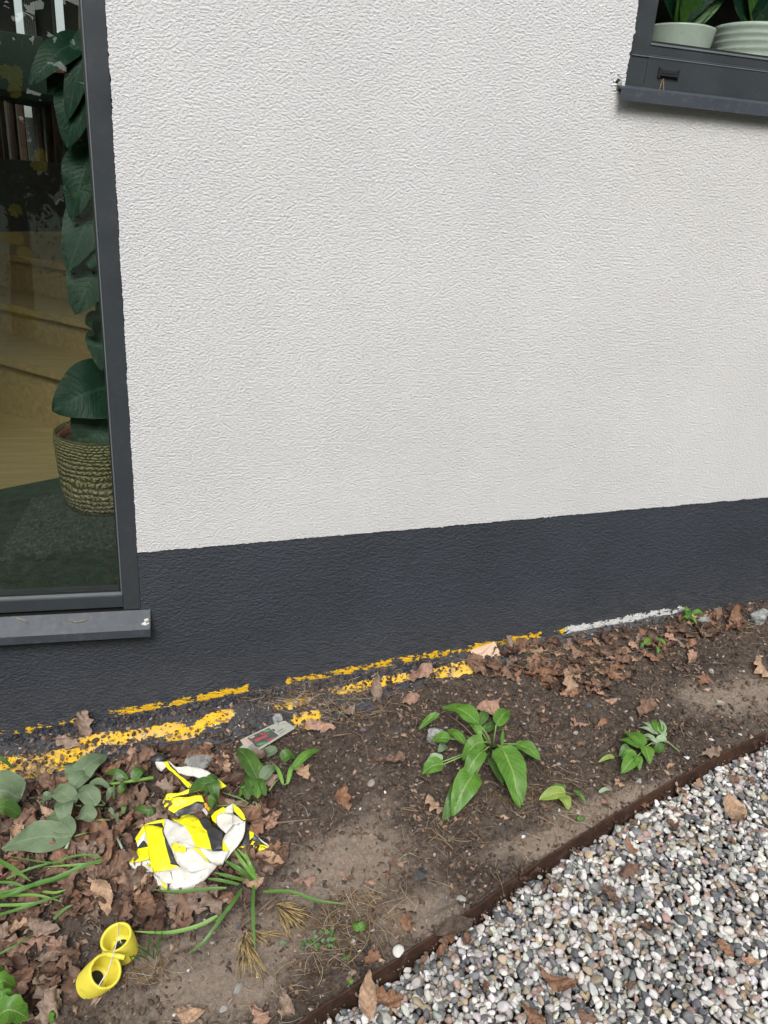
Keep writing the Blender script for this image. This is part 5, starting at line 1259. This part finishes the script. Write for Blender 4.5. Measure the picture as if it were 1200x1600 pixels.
for i, (u, v, L, c, vr, lab, up) in enumerate(SG):
    p = P(u, v); gs = float(np.interp(p[0], EX, EY))-p[1] > 0
    z_ = base_z(p[0], p[1])-.008 if gs else surf_z(p[0], min(p[1], -.01))+.004
    p = P(u, v, z_-base_z(p[0], p[1])+(.5*L*pxm(u, v)*.35 if up else .004))
    Lm = L*pxm(u, v)*1.15
    if up: dead(p[0], min(p[1], -.02), p[2], Lm, c, vr, random.uniform(-.5, .5), (random.uniform(.6, 1.0), random.uniform(-.3, .3)), lab)
    else: dead(p[0], min(p[1], -.02), p[2], Lm, c, vr, random.uniform(0, 6.28), (random.gauss(0, .18), random.gauss(0, .18)), lab)
def inpoly(u, v, pg):
    r = False; n = len(pg)
    for i in range(n):
        x1, y1 = pg[i]; x2, y2 = pg[(i+1) % n]
        if (y1 > v) != (y2 > v) and u < (x2-x1)*(v-y1)/(y2-y1)+x1: r = not r
    return r
PG1 = [(-20, 1240), (40, 1232), (80, 1225), (150, 1200), (200, 1188), (300, 1168), (360, 1178), (420, 1215), (440, 1300), (420, 1370), (390, 1410), (330, 1430), (250, 1455), (215, 1440), (200, 1440), (150, 1470), (130, 1510), (110, 1560), (85, 1610), (-20, 1610)]
PG2 = [(745, 1035), (800, 1018), (900, 1000), (1000, 985), (1100, 965), (1160, 955), (1160, 985), (1040, 1020), (980, 1055), (930, 1085), (880, 1085), (820, 1060), (760, 1065)]
# litter base mass (stuff)
T_, C_, W_ = [], [], []
def litter_spot(u, v, hi):
    p = P(u, v); return p
n = 0
while n < 620:
    x = rng.uniform(-1.1, .45); y = rng.uniform(-1.35, -.12); u, v = proj((x, y, base_z(x, y)))
    if 118 < u < 225 and 1435 < v < 1575: continue
    ok = inpoly(u, v, PG1) or (u < -20 and 1240 < v < 1700) or (v > 1610 and u < 80)
    if not ok: continue
    n += 1; L = rng.uniform(.06, .115)
    q = Quaternion((0, 0, 1), rng.uniform(0, 6.28)) @ Quaternion((1, 0, 0), rng.normal(0, .35)) @ Quaternion((0, 1, 0), rng.normal(0, .35))
    T_.append(TM((x, y, G(x, y)+rng.uniform(.0, .016)), q, (L, L, L))); c = PAL[['brown', 'dark', 'brown', 'orange', 'grey'][rng.randint(5)]]; C_.append(np.array(c)*rng.uniform(.6, 1.1)); W_.append(rng.randint(18))
n = 0
while n < 90:
    u = rng.uniform(740, 1165); v = rng.uniform(950, 1090)
    if not inpoly(u, v, PG2): continue
    n += 1; p = P(u, v); L = rng.uniform(.04, .08)
    q = Quaternion((0, 0, 1), rng.uniform(0, 6.28)) @ Quaternion((1, 0, 0), rng.normal(0, .35)) @ Quaternion((0, 1, 0), rng.normal(0, .35))
    T_.append(TM((p[0], min(p[1], -.03), surf_z(p[0], p[1])+.004), q, (L, L, L))); C_.append(np.array(PAL[['brown', 'dark', 'orange'][rng.randint(3)]])*rng.uniform(.6, 1.1)); W_.append(rng.randint(18))
tag(batch('leaf_litter', LV, T_, C_, M['litA'], W_), 'matted layer of brown oak leaves covering the soil at left and along the wall', kind='stuff')
# countable leaves on top
PC = ['brown']*5+['orange']*2+['dark']*2+['tan']*2+['pink', 'grey', 'grey']
WORD = {'brown': 'brown', 'orange': 'rust brown', 'dark': 'dark brown', 'tan': 'tan', 'pink': 'pinkish brown', 'grey': 'grey brown'}
n = 0; placed = []
while n < 150:
    u = random.uniform(-5, 440); v = random.uniform(1170, 1605)
    if not inpoly(u, v, PG1) or (115 < u < 235 and 1435 < v < 1580) or any((u-a)**2+(v-b_)**2 < 15**2 for a, b_ in placed): continue
    placed.append((u, v)); n += 1; c = random.choice(PC); p = on(u, v, .012); L = random.uniform(.05, .095)
    dead(p[0], p[1], p[2]+random.uniform(0, .010), L, c, random.randrange(18), random.uniform(0, 6.28), (random.gauss(0, .3), random.gauss(0, .3)), WORD[c]+' oak leaf on the litter '+near(LML, u, v), WORD[c]+' leaves '+near(LML, u, v))
n = 0; placed = []
while n < 75:
    u = random.uniform(745, 1165); v = random.uniform(950, 1090)
    if not inpoly(u, v, PG2) or any((u-a)**2+(v-b_)**2 < 11**2 for a, b_ in placed): continue
    placed.append((u, v)); n += 1; c = random.choice(PC+['orange', 'pink', 'tan']); p = P(u, v, .016); L = random.uniform(.028, .068)
    dead(p[0], min(p[1], -.03), surf_z(p[0], min(p[1], -.03))+.010, L, c, random.randrange(18), random.uniform(0, 6.28), (random.gauss(0, .3), random.gauss(0, .3)), WORD[c]+' oak leaf in the drift '+near(LMD, u, v), WORD[c]+' leaves '+near(LMD, u, v))
n = 0
while n < 80:
    u = random.uniform(480, 1190); v = random.uniform(1040, 1400); p = P(u, v)
    if not in_bed(p[0], p[1]-.02) or 650 < u < 850 and 1100 < v < 1280: continue
    n += 1; c = random.choice(['brown', 'tan', 'orange', 'pink']); L = random.uniform(.012, .034)
    dead(p[0], p[1], G(p[0], p[1])+.005, L, c, random.randrange(18), random.uniform(0, 6.28), (random.gauss(0, .25), random.gauss(0, .25)), 'small '+WORD[c]+' leaf fragment '+near(LMO, u, v), 'small '+WORD[c]+' fragments '+near(LMO, u, v), 'leaf_fragment')
n = 0
while n < 30:
    u = random.uniform(560, 1200); v = random.uniform(1180, 1600); p = P(u, v)
    g = float(np.interp(p[0], EX, EY))-p[1]
    if g < .01: continue
    if n < 16 and g > .06: continue
    n += 1; c = random.choice(['brown', 'orange', 'tan', 'brown']); L = random.uniform(.02, .05)
    dead(p[0], p[1], base_z(p[0], p[1])-.012, L, c, random.randrange(18), random.uniform(0, 6.28), (random.gauss(0, .3), random.gauss(0, .3)), 'small '+WORD[c]+' leaf piece on the pebbles '+near(LMK, u, v), 'small '+WORD[c]+' pieces '+near(LMK, u, v), 'leaf_fragment')

# ------------------------------------------------------------------ stones lying in the bed
STN = [(640, 1468-12, 11, (.26, .26, .25), 'grey flat stone beside the two leaved seedling'), (552, 1472, 8, (.6, .58, .55), 'small white pebble below the two leaved seedling'), (623, 1487, 14, (.70, .69, .66), 'bright white pebble just inside the rusty edging'),
 (580, 1222, 18, (.34, .30, .27), 'grey pinkish flat stone on soil left of the big weed'), (658, 1366, 13, (.07, .078, .09), 'dark slate chip on dry soil'), (720, 1405, 13, (.40, .39, .36), 'pale stone on soil just above the edging'), (903, 1268, 9, (.66, .63, .58), 'white shell piece below the small yellow green leaves'), (998, 1220, 8, (.30, .30, .30), 'small grey stone above the edging'),
 (1112, 1156, 6, (.75, .74, .70), 'tiny bright white stone on soil near the edging'), (1073, 1184, 8, (.66, .65, .62), 'white pebble near the edging right of the compound leaves'), (545, 1110, 11, (.30, .26, .23), 'grey angular stone on dark soil below the ledge'), (580, 1105, 18, (.065, .075, .095), 'flat blue grey coating chip on soil below the ledge'),
 (30, 1300, 36, (.28, .23, .21), 'rounded pinkish grey cobble at the far left among leaves'), (568, 1140, 9, (.13, .12, .12), 'small dark stone on soil below the ledge'), (430, 1107, 9, (.5, .5, .48), 'small pale stone above the picture card'), (372, 1545, 16, (.30, .30, .28), 'grey stone left of the lowest dry sprig'), (350, 1590-14, 10, (.36, .35, .33), 'small grey stone at the bottom of the bed'), (272, 1586, 5, (.74, .72, .66), 'tiny cream stone at the bottom right of the tubes'), (920, 1102, 12, (.10, .12, .15), 'blue grey flat chip on dark soil above the hollow'), (1112, 1048, 7, (.33, .36, .38), 'small blue grey pebble on soil at right')]
for i, (u, v, r, c, lab) in enumerate(STN):
    p = on(u, v, .002); me = PM3[i % 12].copy(); me.materials.clear(); me.materials.append(M['stoneO']); o = bpy.data.objects.new('stone', me); COL.objects.link(o)
    rr = r*.72*pxm(u, v); o.location = Vector(list(map(float, p))); o.scale = (rr, rr*.9, rr*(.45 if 'flat' in lab or 'chip' in lab else .8)); o.rotation_euler = (random.gauss(0, .15), random.gauss(0, .15), random.uniform(0, 6.28)); o.color = (*c, 1)
    tag(o, lab, 'stone')
# twigs
def twig(label, pts, r, h=.008, name='twig'):
    b = MB(); cp = [np.array(on(u, v, h+(.006 if 0 < i < len(pts)-1 else 0))) for i, (u, v) in enumerate(pts)]
    b.tube(cp, [r*(1-.5*i/(len(cp)-1)) for i in range(len(cp))], 6); tag(b.build(name, M['twig'], None, True), label, 'twig')
twig('thin curved twig arching over soil below the painted ledge', [(545, 1140), (565, 1150), (573, 1172), (576, 1190)], .002)
twig('straight brown twig lying right of the rosette weed', [(415, 1288), (450, 1284), (500, 1279)], .0035)
twig('long thin curved twig on bare soil above the loose strap leaves', [(505, 1300), (508, 1325), (490, 1345), (455, 1352)], .0014)
twig('pale twig on the soil left of the tips of the big weed', [(620, 1262), (640, 1266), (660, 1268)], .003)
twig('thin straw twig crossing the bare soil above the seedling', [(610, 1352), (606, 1400), (585, 1425), (570, 1433)], .0012)
twig('thin twig lying on the gravel below the edging', [(905, 1288), (935, 1275), (960, 1268)], .0016, -.004)
twig('short dark stick lying on the dark soil left of the ledge paint', [(520, 1150), (550, 1146)], .003)
# thin straws stuck to the sills
for (pts, lab) in (([(108, 968), (120, 972), (135, 968)], 'pale curved straw lying on the left window sill'), ([(25, 965), (38, 969), (44, 974)], 'thin dry straw at the left end of the left window sill')):
    b = MB(); b.tube([Wl(u, v, -.02-.0*i)+np.array([0, -.002, .001]) for i, (u, v) in enumerate(pts)], .0009, 5); tag(b.build('straw', M['dneed'], None, True), lab, 'straw')
b = MB(); b.tube([Wl(1030, 142, -.03), Wl(1035, 124, .002)], .0006, 5); b.tube([Wl(1037, 141, -.03), Wl(1037, 123, .002)], .0006, 5)
tag(b.build('straw', M['dneed'], None, True), 'two fine straws hanging below the drain cap of the right window', 'straw')

# ------------------------------------------------------------------ plants indoors
pb = Zp(165, 812, .206); cx, cy = float(pb[0]), float(pb[1])+.17
pt = empty('potted_rubber_plant', (cx, cy, .206)); tag(pt, 'tall rubber plant in a woven basket behind the tall left window', 'plant')
def lathe(name, prof_, c, mat, parent, n=56):
    V = []; U = []; Fc = []
    for i, (r, z) in enumerate(prof_):
        for k in range(n+1): V.append((c[0]+r*math.cos(k*2*math.pi/n), c[1]+r*math.sin(k*2*math.pi/n), c[2]+z)); U.append((k/n, i/(len(prof_)-1)))
    for i in range(len(prof_)-1):
        for k in range(n): Fc.append((i*(n+1)+k, i*(n+1)+k+1, (i+1)*(n+1)+k+1, (i+1)*(n+1)+k))
    return obj(name, mkmesh(name, V, Fc, True, uv=U), mat, parent)
hB = float(Wl(95, 672, cy)[2])-.206
hB = max(.28, min(.42, hB)); rB = cx-float(Wl(84, 690, cy)[0]); rB = max(.13, min(.24, rB))
lathe('basket', [(rB*.78, 0), (rB*.86, .015), (rB*.92, .07), (rB*.97, .16), (rB*.99, hB*.75), (rB, hB-.03), (rB*.985, hB), (rB*.95, hB+.004), (rB*.93, hB-.02)], (cx, cy, .206), M['basket'], pt)
lathe('inner_pot', [(rB*.92, hB-.06), (rB*.91, hB-.012), (rB*.87, hB-.010), (rB*.86, hB-.04)], (cx, cy, .206), M['terra'], pt)
lathe('potting_soil', [(rB*.87, hB-.04), (.001, hB-.03)], (cx, cy, .206), M['psoil'], pt)
b = MB(); b.tube([(cx, cy, .206+hB-.05), (cx+.01, cy, .9), (cx-.01, cy-.02, 1.4), (cx+.03, cy, 2.0)], [.012, .011, .009, .007], 8); b.build('trunk', M['trunk'], pt, True)
def il(u0, v0, u1, v1, wpx, dy0=-.02, dy1=-.12, arch=.02, prof=prof_ovate):
    Y0 = max(.07, cy+dy0); Y1 = max(.07, cy+dy1); p0 = Wl(u0, v0, Y0); p1 = Wl(u1, v1, Y1); pm = (p0+p1)/2+np.array([0, -.02, arch])
    blade('leaf', [p0, pm, p1], wpx*np.linalg.norm(p0-CAM)/F, prof, M['figl'], pt, side=(-.2, -1, .35), fold=.12, wave=.05, seed=int(u0+v0), n=16)
for a in ((135, 60, 45, 135, 42), (140, 120, 105, 232, 62), (150, 220, 112, 345, 58), (165, 300, 105, 425, 66), (168, 395, 118, 492, 74), (165, 520, 133, 505, 40), (165, 510, 160, 580, 50), (190, 600, 82, 643, 92), (180, 640, 128, 720, 90), (150, 40, 105, 190, 40), (160, 350, 140, 420, 60)): il(*a)

def potted(name, label, u0, u1, ribbed, seed, z0=1.79, y=.25):
    xa = float(Wl(u0, 60, y)[0]); xb = float(Wl(u1, 60, y)[0]); r = (xb-xa)/2; c = ((xa+xb)/2, y, z0-.04)
    zt2 = float(Wl((u0+u1)/2, 46, y)[2])-c[2]
    e = empty(name, c); tag(e, label, 'plant')
    pr = [(r*.78, 0)]
    K = 24
    for i in range(K+1):
        t = i/K; pr.append((r*(.8+.2*t)+(.004*abs(math.sin(t*math.pi*8)) if ribbed else 0), zt2*t))
    pr += [(r*.94, zt2), (r*.90, zt2-.02)]
    lathe('pot', pr, c, M['pot'], e); lathe('potting_soil', [(r*.92, zt2-.02), (.001, zt2-.015)], c, M['psoil'], e)
    rs = random.Random(seed)
    for k in range(11):
        a = rs.uniform(0, 6.28); L = rs.uniform(.12, .26); p0 = np.array([c[0]+rs.uniform(-.03, .03), c[1], c[2]+zt2]); p1 = p0+np.array([math.cos(a)*L*.8, math.sin(a)*L*.4, L*rs.uniform(.3, 1.0)]); p1[1] = max(.07, p1[1])
        blade('leaf', [p0, (p0+p1)/2+np.array([0, 0, .05]), p1], rs.uniform(.05, .09), prof_ovate, M['figl' if k % 2 else 'darkg'], e, seed=k, side=(0, -1, .3))
    return e
potted('potted_plant', 'leafy plant in a smooth pale pot behind the raised right window', 1010, 1108, False, 3)
potted('potted_plant', 'leafy plant in a ribbed pale pot at the right edge behind the raised window', 1122, 1235, True, 9)
b = MB(); b.box(RX+.02, 2.7, .126, .55, 1.72, 1.745); b.build('inner_sill', M['iwallg'], house)

# ------------------------------------------------------------------ garden behind the viewer (seen only as reflection)
def foliage(name, label, c, size, nl, lr, cols, seed):
    rs = np.random.RandomState(seed); T_, C_ = [], []
    q = np.array([[-1, -.5, 0], [0, -.7, .1], [1, 0, 0], [0, .7, .1], [-1, .5, 0]]); F5 = np.array([[0, 1, 2], [0, 2, 4], [2, 3, 4]])
    cl = rs.uniform(-1, 1, (60, 3)); cl /= np.maximum(1, np.linalg.norm(cl, axis=1))[:, None]
    for i in range(nl):
        p = cl[rs.randint(60)]+rs.normal(0, .14, 3); p = np.clip(p, -1.05, 1.05); x, y, z_ = c[0]+p[0]*size[0], c[1]+p[1]*size[1], c[2]+p[2]*size[2]
        qq = rs.randn(4); qq /= np.linalg.norm(qq); T_.append(TM((x, y, z_), Quaternion(qq), (lr, lr, lr))); C_.append(np.array(cols[rs.randint(len(cols))])*rs.uniform(.6, 1.3))
    return batch(name, [(q, F5)], T_, C_, M['hedgel'], None, False)
GC = [(.04, .07, .022), (.055, .085, .025), (.03, .055, .02), (.08, .085, .03)]
for i, (x, sx, hz) in enumerate(((-6, 2.4, 2.1), (-2.2, 2.4, 2.3), (1.8, 2.4, 2.0), (5.8, 2.4, 2.4), (10, 2.6, 2.2))):
    e = empty('garden_tree', (x, -9, base_z(max(-6, min(7, x)), -7))); tag(e, 'broad dark green tree of the garden mirrored in the glass', 'tree', 'garden trees opposite the house')
    cr = foliage('crown', '', (x, -9, 1.0+hz), (sx, 1.3, hz), 8000, .13, GC, 70+i); cr.parent = e; cr.matrix_parent_inverse = Matrix.Translation(-e.location)
    b = MB(); b.tube([(x, -9, -1.2), (x+.1, -9, .6), (x, -9, 2.2)], [.16, .12, .08], 8); b.build('trunk', M['trunk'], e, True)
sh_ = empty('flowering_shrub', (-1.1, -4.2, base_z(-1.1, -4.2))); tag(sh_, 'loose shrub with yellow flowers mirrored in the tall left window', 'shrub')
cr = foliage('foliage', '', (-1.3, -4.4, .65), (.55, .3, .75), 700, .016, GC, 99); cr.parent = sh_; cr.matrix_parent_inverse = Matrix.Translation(-sh_.location)
for (u, v) in ((6, 110), (22, 112), (20, 125), (19, 140), (60, 242), (55, 256), (62, 258), (22, 329), (10, 374), (26, 373), (33, 396), (44, 400), (30, 490), (46, 498), (18, 488)):
    p = Wl(u, v, 4.2); c = np.array([p[0], -4.2+random.uniform(-.03, .03), p[2]]); Vv = [tuple(c)]; Fc = []
    for k in range(8):
        a = k*math.pi/4+random.random()*.3; r = .05; Vv += [(c[0]+math.cos(a-.42)*r*.8, c[1]+.004, c[2]+math.sin(a-.42)*r*.8), (c[0]+math.cos(a)*r, c[1]+.012, c[2]+math.sin(a)*r), (c[0]+math.cos(a+.42)*r*.8, c[1]+.004, c[2]+math.sin(a+.42)*r*.8)]; Fc.append((0, 1+3*k, 2+3*k, 3+3*k))
    obj('flower', mkmesh('flower', Vv, Fc, False), M['petal'], sh_)
